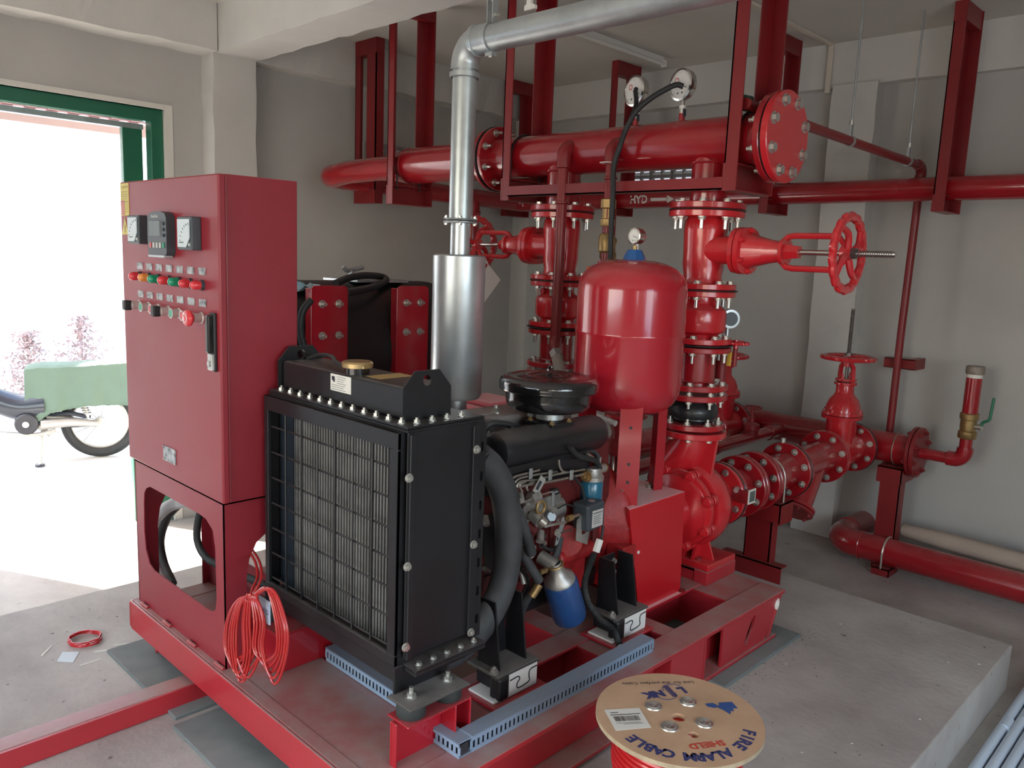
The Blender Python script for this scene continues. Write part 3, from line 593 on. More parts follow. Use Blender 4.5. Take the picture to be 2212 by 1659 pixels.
# lower tank, flange, feet
MB().box(-2.262, -1.610, 1.285, 1.515, .395, .458).build('lower_tank', BLK, rd, bevel=.004)
MB().box(-2.275, -1.548, 1.275, 1.53, .455, .463).build('lower_flange', BLK, rd, bevel=.001); MB().box(-1.66, -1.548, 1.275, 1.53, .445, .452).build('lower_flange', BLK, rd, bevel=.001)
for k in range(5): bolt(rd, (-1.572, 1.305+.05*k, .463), Z, .008, .008, .004 if k > 3 else 0); bolt(rd, (-1.572, 1.305+.05*k, .445), -Z, .007, .006)
MB().box(-1.606, -1.598, 1.245, 1.43, .388, .46).build('leg_plate', BLK, rd); MB().box(-1.606, -1.505, 1.225, 1.435, .382, .388).build('foot_plate', mat('dusty_black_foot', (.05, .048, .045), .6, dust=.9, dustcol=(.22, .2, .19)), rd, bevel=.002)
MB().box(-2.282, -2.274, 1.245, 1.43, .388, .46).build('leg_plate', BLK, rd); MB().box(-2.38, -2.274, 1.225, 1.435, .382, .388).build('foot_plate', MATS['dusty_black_foot'], rd)
MB().box(-2.275, -1.606, 1.27, 1.276, .40, .46).build('lower_apron', BLK, rd)
for i, (x, y, lab) in enumerate(((-1.545, 1.262, 'near isolator under the right radiator foot'), (-1.545, 1.39, 'rear isolator under the right radiator foot'), (-2.30, 1.262, 'near isolator under the left radiator foot'), (-2.30, 1.39, 'rear isolator under the left radiator foot'))):
    t = thing('vibration_isolator', 'round grey rubber '+lab, 'isolator', (x, y, .338), 'round isolators under the radiator feet')
    MB().lathe([(0, 0), (.037, 0), (.040, .004), (.040, .038), (.037, .0435), (0, .0435)], (x, y, .338), Z, 28).build('rubber_body', CABLEG, t)
    bolt(t, (x, y, .388), Z, .013, .014, .014)
for x0, x1, lab in ((-1.608, -1.498, 'red bent steel post under the right corner of the radiator'), (-2.345, -2.165, 'red bent steel post under the left corner of the radiator')):
    t = thing('radiator_post', lab, 'post', ((x0+x1)/2, 1.31, TZ), 'posts under the radiator')
    m = MB()
    if x0 > -2: m.box(x0+.02, x1, 1.215, 1.44, .333, .338); m.box(-1.562, -1.556, 1.205, 1.44, TZ-.01, .333); m.box(-1.556, x1, 1.38, 1.386, TZ-.01, .333); m.box(-1.556, x1, 1.434, 1.44, TZ-.01, .333); m.box(-1.556, -1.535, 1.205, 1.211, TZ-.01, .333)
    else: m.box(x0, x1, 1.225, 1.43, .333, .338); m.box(x1-.006, x1, 1.225, 1.38, TZ, .333); m.box(x0, x1-.006, 1.225, 1.231, TZ, .333); m.box(x0, x1, 1.38, 1.43, TZ, .333)
    m.build('post_plate', TANKR, t, bevel=.003)
rd.location += V(.016, -.010, 0)
# ================================================================== ENGINE
en = thing('diesel_engine', 'red diesel engine with black air cleaner, hoses and blue filters', 'engine', (-1.93, 2.1, .3))
def EP(px, py, x=-1.72): return P(px, py, x=x)
EX0, EX1 = -2.10, -1.765
m = MB(); m.box(EX0, EX1, 1.70, 2.38, .46, .80); m.box(EX0+.03, EX1-.03, 1.70, 2.40, .40, .47)
for k in range(5): m.box(EX1-.004, EX1+.012, 1.80+.12*k, 1.83+.12*k, .47, .70)
m.build('engine_block', ENG, en, bevel=.014)
m = MB(); m.box(EX0+.01, EX1+.005, 1.70, 2.36, .80, .90); m.build('cylinder_head', ENG, en, bevel=.01)
MB().box(EX0+.03, EX1-.02, 1.72, 2.36, .32, .405).build('oil_sump', BLK, en, bevel=.02)
vc = MB(); vc.box(-2.10, -1.93, 1.72, 2.34, .90, 1.005)
for k in range(6): vc.box(-1.935, -1.905, 1.76+.1*k, 1.79+.1*k, .90, .965)
vc = vc.build('valve_cover', VCOV, en, bevel=.016)
MB().box(-2.05, -1.97, 1.80, 1.95, 1.004, 1.010).build('cover_plate', VCOV, en, bevel=.002)
for y in (1.78, 1.98, 2.2): bolt(vc, (-1.985, y, 1.004), Z, .013, .018, .01)
MB().tube([EP(1036, 955, -1.9), EP(1055, 918, -1.88), EP(1085, 915, -1.87), EP(1115, 922, -1.86), EP(1160, 932, -1.84)], .011, 9, sub=6).build('breather_hose', RUB, en)
MB().tube([EP(1110, 925, -1.85), EP(1105, 950, -1.84), EP(1100, 970, -1.84)], .015, 9, sub=4).build('breather_hose', RUB, en)
a, b = P(1062, 985, x=-1.80), P(1290, 932, x=-1.80); b.z = a.z = .925
MB().lathe([(0, -.002), (.045, 0), (.062, .012), (.066, .03), (.066, (b-a).length-.03), (.06, (b-a).length-.01), (.04, (b-a).length), (0, (b-a).length+.002)], a, b-a, 36).build('intake_manifold', BLK, en)
MB().tube([a+V(.0, .36, -.03), a+V(-.02, .42, -.07), a+V(-.05, .48, -.09)], .05, 14, sub=4).build('manifold_branch', BLK, en)
MB().box(-1.87, -1.745, 1.70, 2.24, .795, .885).build('manifold_body', BLK, en, bevel=.025)  # black body enlarged to fill the shadowed gap under the manifold
acx, acy = -1.835, 2.085
m = MB().lathe([(0, 1.028), (.045, 1.028), (.10, 1.029), (.122, 1.031), (.136, 1.036), (.145, 1.045), (.150, 1.058), (.151, 1.075), (.151, 1.105)], (acx, acy, 0), Z, 56).build('air_cleaner_bowl', BLKG, en)
m = MB().lathe([(.151, 1.096), (.166, 1.098), (.172, 1.101), (.174, 1.106), (.1725, 1.112), (.174, 1.118), (.1735, 1.127), (.169, 1.137), (.161, 1.144), (.150, 1.1475), (.138, 1.148), (.132, 1.146), (.118, 1.1455), (.098, 1.1465), (.090, 1.150), (.070, 1.151), (.062, 1.147), (.055, 1.146), (.035, 1.152), (.016, 1.160), (0, 1.161)], (acx, acy, 0), Z, 64).build('air_cleaner_lid', BLKG, en)
MB().tube([(acx-.006, acy, 1.164), (acx-.008, acy, 1.175), (acx+.008, acy, 1.183), (acx+.010, acy, 1.168)], .004, 6, sub=4).build('wing_nut', BLKG, m)
nk = MB().cyl((acx+.01, acy, .99), (acx+.01, acy, 1.03), .048, n=28).build('intake_neck', BLK, en)
m = MB().cyl((acx+.01, acy, 1.000), (acx+.01, acy, 1.019), .0505, n=32, caps=False); m.box(acx-.055, acx-.035, acy-.045, acy-.03, 1.0, 1.019); m.build('hose_clamp', GALV, nk)
m = MB(); m.box(acx-.055, acx+.075, acy-.06, acy+.06, .976, .990); m.build('neck_flange', BLK, en, bevel=.003)
for dx, dy in ((-.04, -.045), (.06, -.045), (.06, .045)): bolt(en, (acx+dx, acy+dy, .99), Z, .009, .008, .004, m=BRASS)
# crank pulley and belt
m = MB().lathe([(0, 0), (.05, 0), (.055, .02), (.098, .02), (.104, .026), (.096, .034), (.104, .042), (.104, .05), (.05, .055), (0, .055)], (-1.90, 1.60, .565), Y, 40).build('crank_pulley', ENGR, en)
MB().torus((-1.90, 1.634, .565), Y, .099, .008, 36, 6).build('drive_belt', SHAFT, m)
m = MB().cyl((-1.86, 1.56, .60), (-1.86, 1.60, .60), .075, n=30).build('fan_pulley', STEEL, en)
MB().cyl((-1.88, 1.64, .565), (-1.88, 1.72, .565), .13, n=34).build('timing_cover', ENG, en)
# radiator hoses
hp = [P(1032, 985, x=-1.66), P(1060, 1010, x=-1.655), P(1086, 1058, x=-1.65), P(1098, 1130, x=-1.65), P(1096, 1210, x=-1.65), P(1078, 1285, x=-1.65), P(1040, 1350, x=-1.65), P(990, 1400, x=-1.65), P(955, 1420, x=-1.66)]
MB().tube(hp, .043, 20, sub=6).build('radiator_hose', HOSE, en)
MB().tube([P(1045, 975, x=-1.64), P(1085, 1020, x=-1.635), P(1110, 1085, x=-1.63), P(1135, 1150, x=-1.64), P(1148, 1195, x=-1.65)], .017, 12, sub=6).build('heater_hose', HOSE, en)
MB().tube([P(1122, 1160, x=-1.70), P(1135, 1205, x=-1.68), P(1165, 1255, x=-1.66)], .016, 12, sub=5).build('coolant_hose', HOSE, en)
MB().tube([P(1210, 1160, x=-1.72), P(1203, 1195, x=-1.71), P(1192, 1215, x=-1.70)], .013, 10, sub=4).build('oil_hose', HOSE, en)
MB().tube([P(1160, 1260, x=-1.68), P(1135, 1300, x=-1.71), P(1122, 1335, x=-1.74)], .014, 10, sub=4).build('drain_hose', HOSE, en)
MB().cyl(P(1148, 1288, x=-1.67), P(1165, 1262, x=-1.66), .014, n=14).build('brass_fitting', BRASS, en)
MB().cyl(P(1125, 1168, x=-1.70), P(1145, 1200, x=-1.69), .025, .02, n=18).build('coolant_elbow', STEEL, en)
# injection lines
def EL(pts, r=.0042, x=-1.73, m=None, nm='fuel_line', sub=6): return MB().tube([P(p[0], p[1], x=(p[2] if len(p) > 2 else x)) for p in pts], r, 8, sub=sub).build(nm, m or SHAFT, en)
LN = mat('dull_steel_line', (.45, .41, .36), .35, metal=.85)
EL([(1100, 1045), (1112, 1030), (1140, 1022), (1165, 1015)], m=LN); EL([(1106, 1050), (1118, 1036), (1135, 1030), (1180, 1022), (1215, 1018, -1.76)], m=LN)
EL([(1112, 1056), (1125, 1040), (1160, 1036), (1200, 1025), (1240, 1018), (1262, 1014)], m=LN); EL([(1115, 1052), (1150, 1046), (1200, 1038), (1240, 1029), (1275, 1020), (1291, 1008), (1288, 995), (1268, 980)], .0052, m=LN)
EL([(1207, 993), (1209, 1008), (1217, 1019), (1235, 1020)], m=LN); EL([(1128, 1062), (1122, 1048), (1135, 1040)], m=LN); EL([(1140, 1060), (1138, 1050), (1152, 1042), (1165, 1046)], m=LN)
for px, py, w_, h_ in ((1188, 1026, .017, .036), (1234, 1026, .017, .036)):
    c = P(px, py, x=-1.722); o = MB().box(c.x-.002, c.x+.004, c.y-w_/2, c.y+w_/2, c.z-h_/2, c.z+h_/2).build('line_clamp', GALV, en, bevel=.002); bolt(o, (c.x+.004, c.y, c.z), X, .005, .003)
c = P(1146, 1022, x=-1.722); MB().box(c.x-.002, c.x+.003, c.y-.007, c.y+.009, c.z-.02, c.z+.016).build('line_clamp', GALV, en, bevel=.002)
# injection pump cluster
pc = P(1150, 1100, x=-1.80)
ip = MB(); ip.box(-1.84, -1.755, pc.y-.09, pc.y+.10, pc.z-.06, pc.z+.05); ip.cyl((-1.79, pc.y-.13, pc.z-.01), (-1.79, pc.y+.12, pc.z-.01), .048, n=20)
ip = ip.build('injection_pump', STEEL, en, bevel=.006)
for k in range(4): q = V(-1.775, pc.y-.06+.04*k, pc.z+.045); MB().cyl(q, q+V(0, 0, .03), .011, n=6).build('delivery_valve', DKSTEEL, ip); MB().cyl(q+V(0, 0, .03), q+V(0, 0, .045), .007, n=10).build('union_nut', SHAFT, ip)
def EC(p0, p1, r, nm, mt, x0=-1.72, x1=None, n=20, par=None): return MB().cyl(P(*p0, x=x0), P(*p1, x=x1 if x1 is not None else x0), r, n=n).build(nm, mt, par or en)
EC((1145, 1078), (1155, 1074), .021, 'damper_nut', STEEL, n=6); EC((1156, 1074), (1163, 1072), .020, 'damper_nut', STEEL, n=6)
EC((1120, 1088), (1148, 1078), .004, 'control_rod', SHAFT); EC((1165, 1070), (1192, 1062), .004, 'control_rod', SHAFT)
EC((1150, 1110), (1168, 1128), .022, 'feed_pump_body', STEEL, -1.74, -1.70); EC((1165, 1122), (1176, 1131), .017, 'cap_nut', mat('brushed_cap', (.42, .38, .33), .35, metal=.7), -1.70, -1.69)
MB().torus(P(1168, 1096, x=-1.71), X, .020, .005, 24, 8).build('banjo_ring', BRASS, en)
EC((1140, 1135), (1160, 1148), .030, 'pump_base', ENG, -1.76, -1.73)
m = MB(); c = P(1195, 1075, x=-1.715)
m.box(c.x-.002, c.x+.002, c.y-.008, c.y+.006, c.z-.03, c.z+.025); m.box(c.x-.002, c.x+.014, c.y-.01, c.y+.01, c.z+.02, c.z+.026); m.build('throttle_lever', GALV, en, bevel=.001)
EC((1186, 1118), (1192, 1116), .017, 'lever_nut', GALV, -1.73, -1.71, 6); EC((1190, 1112), (1196, 1100), .010, 'lever_boss', STEEL, -1.73, -1.71)
tagp = MB(); c = P(1165, 1048, x=-1.715); M_ = Matrix.Translation(c)@Matrix.Rotation(math.radians(-38), 4, 'X'); tagp.box(-.001, .001, -.016, .016, -.030, .030, M_); tagp = tagp.build('barcode_tag', mat('dusty_tag', (.32, .31, .28), .6), en)
MB().box(.0011, .0016, -.010, .004, -.018, .014, M_).build('tag_print', INK, tagp)
for pts, r_ in (([(1075, 1010), (1082, 1035), (1078, 1070), (1090, 1095)], .010), ([(1118, 1058), (1108, 1080), (1112, 1110), (1125, 1128)], .006), ([(1240, 1030), (1256, 1052), (1262, 1080), (1255, 1100)], .005), ([(1090, 1120), (1105, 1138), (1130, 1142), (1148, 1160)], .008), ([(1205, 1098), (1222, 1090), (1240, 1095), (1250, 1108)], .003), ([(1230, 965), (1250, 985), (1285, 995), (1296, 1012)], .010), ([(1125, 1225), (1140, 1255), (1128, 1290)], .009), ([(1170, 1178), (1190, 1188), (1212, 1180)], .006)):
    EL(pts, r_, x=-1.725, m=RUB, nm='engine_hose')
for px, py, w_, h_, mt_ in ((1130, 1110, .05, .05, DKSTEEL), (1108, 1150, .035, .06, BLK), (1145, 1190, .05, .035, STEEL), (1200, 1062, .03, .02, BLK), (1170, 1160, .04, .02, DKSTEEL)):
    c = P(px, py, x=-1.75); MB().box(-1.775, -1.742, c.y-w_/2, c.y+w_/2, c.z-h_/2, c.z+h_/2).build('engine_bracket', mt_, en, bevel=.005)
MB().box(-1.80, -1.755, 1.70, 1.86, .52, .74).build('front_cover', BLK, en, bevel=.02)
# fuel filter, actuator, bracket
c = P(1277, 1062, x=-1.745); zt = P(1277, 1036, x=-1.745).z; zb = P(1277, 1092, x=-1.745).z
MB().lathe([(0, 0), (.036, 0), (.042, .008), (.042, zt-zb-.008), (.036, zt-zb), (0, zt-zb)], (c.x, c.y, zb), Z, 30).build('fuel_filter', TEAL, en)
fh = MB(); fh.lathe([(.043, 0), (.043, .014), (.034, .024), (.03, .045), (0, .047)], (c.x, c.y, zt), Z, 26); fh.cyl((c.x, c.y-.055, zt+.028), (c.x, c.y+.065, zt+.034), .018, n=16); fh = fh.build('filter_head', STEEL, en)
bolt(fh, (c.x+.02, c.y-.055, zt+.026), -Y, .017, .016, .01, m=BRASS); bolt(fh, (c.x, c.y+.065, zt+.034), Y, .015, .012, .004, m=BRASS)
MB().tube([V(c.x, c.y+.02, zt+.045), V(c.x, c.y+.025, zt+.085), V(c.x-.02, c.y+.005, zt+.10), V(c.x-.04, c.y-.06, zt+.095)], .008, 8, sub=5).build('fuel_hose', RUB, en)
MB().tube([V(c.x, c.y+.035, zt+.03), V(c.x+.004, c.y+.035, zt+.08)], .007, 8).build('fuel_pipe', LN, en)
c = P(1282, 1112, x=-1.68)
ac = MB().box(c.x-.06, c.x+.012, c.y-.046, c.y+.050, c.z-.052, c.z+.045, Matrix.Translation(c)@Matrix.Rotation(math.radians(4), 4, 'X')@Matrix.Translation(-c)).build('actuator_box', PLAST, en, bevel=.008)
MB().cyl(c+V(-.018, .008, .0455), c+V(-.018, .008, .0475), .012, n=20).build('round_sticker', mat('dusty_pink_sticker', (.35, .22, .19), .6), ac)
lbp = MB().box(c.x+.0120, c.x+.0128, c.y-.022, c.y+.038, c.z-.042, c.z+.020).build('actuator_label', mat('silver_label', (.48, .46, .44), .45), ac)
m = text_mb('WARRANTY', .0095, (c.x+.0132, c.y+.008, c.z+.010), Y, Z)
for k in range(5): m.box(c.x+.0129, c.x+.0132, c.y-.014, c.y+.028-.006*(k % 2), c.z-.002-.0068*k, c.z-.0005-.0068*k)
m.build('label_print', INK, lbp)
b0 = P(1262, 1135, x=-1.70)
MB().poly([(-.045, -.045), (.02, -.075), (.03, -.02), (.03, .045), (-.005, .055), (-.045, .03)], b0, Y, Z, .003, [rrect(-.015, .008, -.03, -.004, .003, 2)]).build('actuator_bracket', STEEL, en)
EC((1232, 1118), (1250, 1112), .007, 'link_rod', SHAFT, -1.69); EC((1226, 1121), (1236, 1117), .011, 'ball_joint', BRASS, -1.69)
MB().tube([P(1175, 1138, x=-1.70), P(1200, 1132, x=-1.69), P(1222, 1128, x=-1.688)], .0055, 8, sub=4).build('control_link', LN, en)
MB().poly([(-.01, -.045), (.004, -.042), (.038, .028), (.03, .05), (.018, .045)], P(1203, 1150, x=-1.69), Y, Z, .003, [rrect(-.001, .006, -.030, -.018, .002, 2)]).build('slotted_arm', GALV, en)
bolt(en, P(1203, 1150, x=-1.687), X, .010, .008, .003); MB().tube([P(1205, 1152, x=-1.685), P(1235, 1144, x=-1.685)], .003, 6).build('return_rod', SHAFT, en)
for px, py, px2, py2, r in ((1168, 1148, 1166, 1170, .013), (1168, 1180, 1178, 1172, .008), (1085, 1070, 1092, 1092, .018), (1092, 1100, 1100, 1115, .014), (1108, 1128, 1120, 1125, .006), (1048, 1115, 1052, 1135, .010), (1056, 1235, 1045, 1228, .008), (1140, 1215, 1148, 1222, .011), (1125, 1232, 1132, 1262, .009), (1093, 1075, 1097, 1060, .009), (1124, 1066, 1127, 1080, .010), (1136, 1085, 1140, 1098, .016)):
    EC((px, py), (px2, py2), r, 'engine_fitting', STEEL if r > .008 else LN, -1.74, -1.72)
MB().cyl(P(1225, 1168, x=-1.80), P(1225, 1168, x=-1.745), .055, n=30).build('tappet_cover', ENGR, en)
m = MB(); c = P(1215, 1200, x=-1.77); m.box(-1.78, -1.74, c.y-.05, c.y+.10, .36, c.z+.01); m.cyl((-1.76, c.y-.05, c.z-.0), (-1.76, c.y+.15, c.z), .03, n=18); m.build('crankcase_cover', ENGR, en, bevel=.01)
# bell housing, oil filter
m = MB(); m.lathe([(0, 0), (.16, 0), (.225, .07), (.24, .09), (.24, .105), (0, .105)], (-1.925, 2.33, .56), Y, 44); m.box(-1.75, -1.67, 2.36, 2.44, .40, .50); m.build('bell_housing', ENGR, en, bevel=.004)
for a in range(10): bolt(en, (-1.925+.228*math.cos(a*.628), 2.42, .56+.228*math.sin(a*.628)), -Y, .010, .010)
oc, oe = P(1203, 1232, x=-1.68), P(1232, 1335, x=-1.68); d = (oe-oc).normalized(); L = (oe-oc).length
MB().lathe([(0, L*.20), (.056, L*.20), (.060, L*.25), (.061, L*.88), (.058, L*.96), (.045, L), (0, L)], oc, d, 32).build('oil_filter', BLUE, en)
MB().lathe([(.020, -.035), (.024, -.01), (.030, .01), (.052, L*.14), (.055, L*.20), (0, L*.21)], oc, d, 28).build('filter_base', STEEL, en)
MB().cyl(oc-d*.03+V(-.06, -.01, .01), oc-d*.015, .024, n=18).build('filter_arm', STEEL, en)
m = MB().torus(oc-d*.025, d, .026, .0035, 24, 6); q = P(1175, 1233, x=-1.66); m.box(q.x-.004, q.x+.006, q.y-.018, q.y+.014, q.z-.007, q.z+.007); m.build('clamp_band', BRASS, en)
# wiring loom from the actuator
MB().tube([P(1303, 1135, x=-1.665), P(1300, 1160, x=-1.66), P(1297, 1172, x=-1.66)], .005, 8).build('actuator_lead', RUB, en)
c = P(1292, 1178, x=-1.655); MB().box(c.x-.008, c.x+.008, c.y-.012, c.y+.012, c.z-.025, c.z+.022, Matrix.Translation(c)@Matrix.Rotation(math.radians(-25), 4, 'X')@Matrix.Translation(-c)).build('plug', WHITE, en, bevel=.002)
lp = catmull([P(1284, 1195, x=-1.655), P(1272, 1225, x=-1.65), P(1263, 1262, x=-1.645), P(1270, 1300, x=-1.64), P(1295, 1335, x=-1.61), P(1325, 1360, x=-1.57), P(1338, 1392, x=-1.525)], 26)
MB().tube(lp, .009, 8, rr=[.0125 if i % 2 else .0100 for i in range(len(lp))]).build('wiring_loom', RUB, en)
c = P(1341, 1402, x=-1.505); MB().box(c.x-.009, c.x+.009, c.y-.008, c.y+.008, c.z-.014, c.z+.014).build('loom_plug', mat('ivory_plug', (.66, .60, .50), .5), en, bevel=.003)
# engine mounts
def mount(c0, y0, y1, lab, top, arm):
    t = thing('engine_mount', lab, 'engine mount', (-1.62, (y0+y1)/2, TZ), 'spring mounts beside the engine')
    MB().box(-1.70, -1.545, y0-.02, y1+.03, TZ, TZ+.010).build('base_plate', TANKR, t, bevel=.003)
    MB().box(-1.695, -1.555, y0, y1, .302, .312).build('top_plate', MATS['dusty_black_foot'], t, bevel=.004)
    MB().box(-1.695, -1.565, y0+.045, y1-.006, .228, .302).build('spring_housing', BLK, t, bevel=.004)
    MB().box(-1.60, -1.555, y0+.01, y0+.05, .228, .298).build('spring_housing', BLK, t, bevel=.006)
    for yy in (y0+.02, ): bolt(t, (-1.575, yy, TZ+.012), Z, .012, .012); MB().cyl((-1.575, yy, .235), (-1.575, yy, .30), .009, n=14).build('stud', GALV, t)
    MB().box(-1.68, -1.565, y0-.004, y1+.002, TZ+.010, .228).build('foot_plate', WHITE, t, bevel=.004)
    f = MB().box(-1.564, -1.560, y0+.055, y1-.006, .228, .300).build('white_face_plate', WHITE, t)
    yy, L = y0+.055, y1-y0-.061
    MB().tube([(-1.5595, yy+L*a_, .228+.072*b_) for a_, b_ in ((.02, .72), (.30, .74), (.36, .60), (.28, .45), (.30, .22), (.55, .22), (.72, .30), (.70, .55), (.74, .80), (.98, .84))], .0022, 6, sub=5).build('spring_edge', INK, f)
    bolt(t, (-1.585, y0+.012, .312), Z, .012, .014, .006, m=STEEL)
    m = MB(); o = V(-1.66, 0, 0)
    for yy in (arm[0], arm[1]): m.poly([(-.01, .312), (.085, .312), (.055, top), (-.01, top)], (-1.665, yy, 0), X, Z, -.006)
    m.poly([(arm[0]-.003, .312), (arm[1]+.003, .312), (arm[1]-.03, top), (arm[0]+.01, top)], (-1.672, 0, 0), Y, Z, .006); m.build('support_arm', BLK, t)
    for dy, dz in ((.03, -.03), (.075, -.03), (.03, -.07), (.075, -.07)): bolt(t, (-1.666, arm[0]+dy+.0, top+dz), X, .009, .010, m=STEEL)
mount(0, 1.60, 1.785, 'black and white spring mount near the radiator, on the skid rail', .52, (1.63, 1.745))
mount(0, 2.185, 2.375, 'black and white spring mount beside the red guard box, on the skid rail', .50, (2.22, 2.33))
# ================================================================== GUARD BOX, PUMP
gb = thing('coupling_guard', 'big bright red sheet metal guard box between engine and pump', 'guard', (-1.95, 2.6, TZ))
GT = .643
tp = [(-1.674, 2.385), (-1.674, 2.765), (-2.16, 2.765), (-2.16, 2.62), (-1.94, 2.565)]
bt = [(-1.674, 2.492), (-1.674, 2.785), (-2.16, 2.785), (-2.16, 2.62), (-1.94, 2.565)]
m = MB(); vs = [(x, y, GT) for x, y in tp]+[(x, y, TZ+.002) for x, y in bt]
m.add(vs, [(0, 1, 2, 3, 4), (5, 6, 1, 0), (6, 7, 2, 1), (7, 8, 3, 2), (8, 9, 4, 3), (9, 5, 0, 4), (9, 8, 7, 6, 5)])
o = m.build('guard_panel', GUARD, gb, bevel=.003)
MB().box(-1.674, -1.655, 2.47, 2.80, TZ, TZ+.006).build('bottom_lip', GUARD, gb); bolt(gb, (-1.663, 2.78, TZ+.006), Z, .012, .010, m=DKRED)
MB().cyl((-1.674, 2.46, .46), (-1.671, 2.46, .46), .007, n=12).build('rivet', WHITE, gb)
# pump (label kept on the root)
PXc, PZc = -1.80, .515
pu = thing('end_suction_pump', 'glossy red pump casing on a pedestal at the far end of the skid', 'pump', (PXc, 3.0, TZ))
m = MB().lathe([(0, 2.78), (.09, 2.78), (.095, 2.80), (.095, 2.86), (.13, 2.875), (.15, 2.88), (.15, 2.905), (.14, 2.915)], (PXc, 0, PZc), Y, 44).build('bearing_housing', VALVE, pu)
m = MB().lathe([(.14, 2.90), (.168, 2.905), (.172, 2.92), (.168, 2.935), (.15, 2.945), (.15, 2.96), (.175, 2.965), (.185, 2.99), (.188, 3.03), (.178, 3.07), (.14, 3.10), (.10, 3.125), (.088, 3.15), (.085, 3.25)], (PXc, 0, PZc), Y, 56)
m.build('volute', VALVE, pu)
for k in range(8):
    a = PI/8+k*PI/4; q = V(PXc+.165*math.cos(a), 2.885, PZc+.165*math.sin(a))
    m = MB(); m.cyl(q, q+V(0, .03, 0), .024, n=14); m.cyl(q+V(0, .045, 0), q+V(0, .072, 0), .022, n=14); m = m.build('casing_lug', VALVE, pu, bevel=.003); bolt(m, q, -Y, .013, .014, .006, m=VALVE); bolt(m, q+V(0, .04, 0), -Y, .012, .008, m=VALVE)
m = MB(); pth = [V(PXc-.10, 3.01, PZc+.08), V(PXc-.085, 3.0, PZc+.15), V(PXc-.04, 3.0, PZc+.22), V(PXc-.01, 3.0, PZc+.275), V(PXc, 3.0, PZc+.325)]
m.tube(pth, .09, 28, sub=6, rr=[.105, .075]); m.poly([(-.02, 0), (.10, 0), (.12, .20), (.06, .30)], (PXc+.0, 3.01, PZc+.10), X, Z, .018); m.build('discharge_neck', VALVE, pu)
m = MB(); m.box(PXc-.13, PXc+.165, 2.93, 3.16, TZ+.055, TZ+.085)
m = m.build('foot', VALVE, pu, bevel=.005)
m = MB(); m.poly([(-.07, 0), (.145, 0), (.095, .13), (-.05, .13)], (PXc, 3.0, TZ+.085), X, Z, -.012); m.poly([(2.94, TZ+.085), (3.12, TZ+.085), (3.07, PZc-.12), (2.98, PZc-.12)], (PXc-.02, 0, 0), Y, Z, .05); m.poly([(2.94, TZ+.085), (3.0, TZ+.085), (3.0, PZc-.1), (2.985, PZc-.1)], (PXc+.07, 0, 0), Y, Z, .012); m.build('pedestal', VALVE, pu, bevel=.003)
m = MB(); m.box(PXc-.13, PXc+.16, 2.93, 2.96, TZ-.004, TZ+.055); m.box(PXc-.13, PXc+.16, 2.93, 3.16, TZ+.040, TZ+.055); m.box(PXc+.10, PXc+.165, 2.925, 3.165, TZ-.004, TZ+.055); m.build('riser_block', SKID, pu, bevel=.003)
MB().cyl((PXc+.09, 2.97, TZ+.085), (PXc+.09, 2.97, TZ+.092), .016, n=16).build('washer', DKRED, pu)
flange(pu, (PXc, 3.0, .838), Z, .140, .026, 8, .112, .013, (1, 0), m=VALVE, hole=.07)
flange(pu, (PXc, 3.24, PZc), Y, .145, .022, 8, .118, .013, (1, 0), m=VALVE, hole=.07)
# ================================================================== DISCHARGE PIPEWORK
RX, RX2, RY = -1.812, -2.605, 3.0
HZ = 2.045
hd = thing('discharge_header', 'large glossy red overhead header pipe with bolted blind end plate', 'pipe', (-2.6, 3.0, HZ))
MB().cyl((-3.04, RY, HZ), (-1.56, RY, HZ), .100, n=56).build('header_pipe', PIPE, hd)
MB().lathe([(.100, 0), (.100, .70), (.098, .72), (.072, .88), (.070, 1.0)], (-3.07, RY, HZ), -X, 48).build('header_pipe', PIPE, hd)
el = [(-4.07, RY, HZ-.0)]+[tuple(p) for p in [V(-4.55, RY, HZ-.02)]]
bend = [V(-4.07, RY, HZ), V(-4.40, RY, HZ-.005)]+[V(-4.55, RY+.16, HZ-.02)+V(-math.sin(t)*.17, -math.cos(t)*.16, 0) for t in [PI/2*i/10 for i in range(11)]]
MB().tube(bend, .070, 28).build('end_bend', PIPE, hd)
for x in (-3.77, -1.60): MB().torus((x, RY, HZ), X, .099, .004, 40, 6).build('weld_seam', DKRED, hd)
flange(hd, (-3.085, RY, HZ), X, .160, .022, 8, .132, .014, (1, 0), m=PIPE, hole=.09); flange(hd, (-3.045, RY, HZ), X, .160, .022, 8, .132, .014, (0, 1), (0, .03), m=PIPE, hole=.09)
MB().disc((-3.065, RY, HZ), X, .164, .006).build('gasket', BLK, hd)
flange(hd, (-1.535, RY, HZ), X, .170, .026, 8, .138, .017, (1, 0), (.02, 0), m=PIPE, hole=.09)
MB().disc((-1.518, RY, HZ), X, .168, .006).build('gasket', BLK, hd)
flange(hd, (-1.500, RY, HZ), X, .172, .028, 8, .138, .018, (0, 1), (0, 0), m=VALVE, name='blind_plate')
for rx, r_ in ((RX, .082), (RX2, .088)):
    MB().cyl((rx, RY, 1.80), (rx, RY, HZ-.05), r_*.92, n=40).build('branch_pipe', PIPE, hd)
    MB().torus((rx, RY, HZ-.085), Z, r_*.95, .006, 30, 6).build('weld_seam', PIPE, hd)
    flange(hd, (rx, RY, 1.789), Z, .155, .026, 8, .126, .014, (0, 1), (0, 0), m=RED)
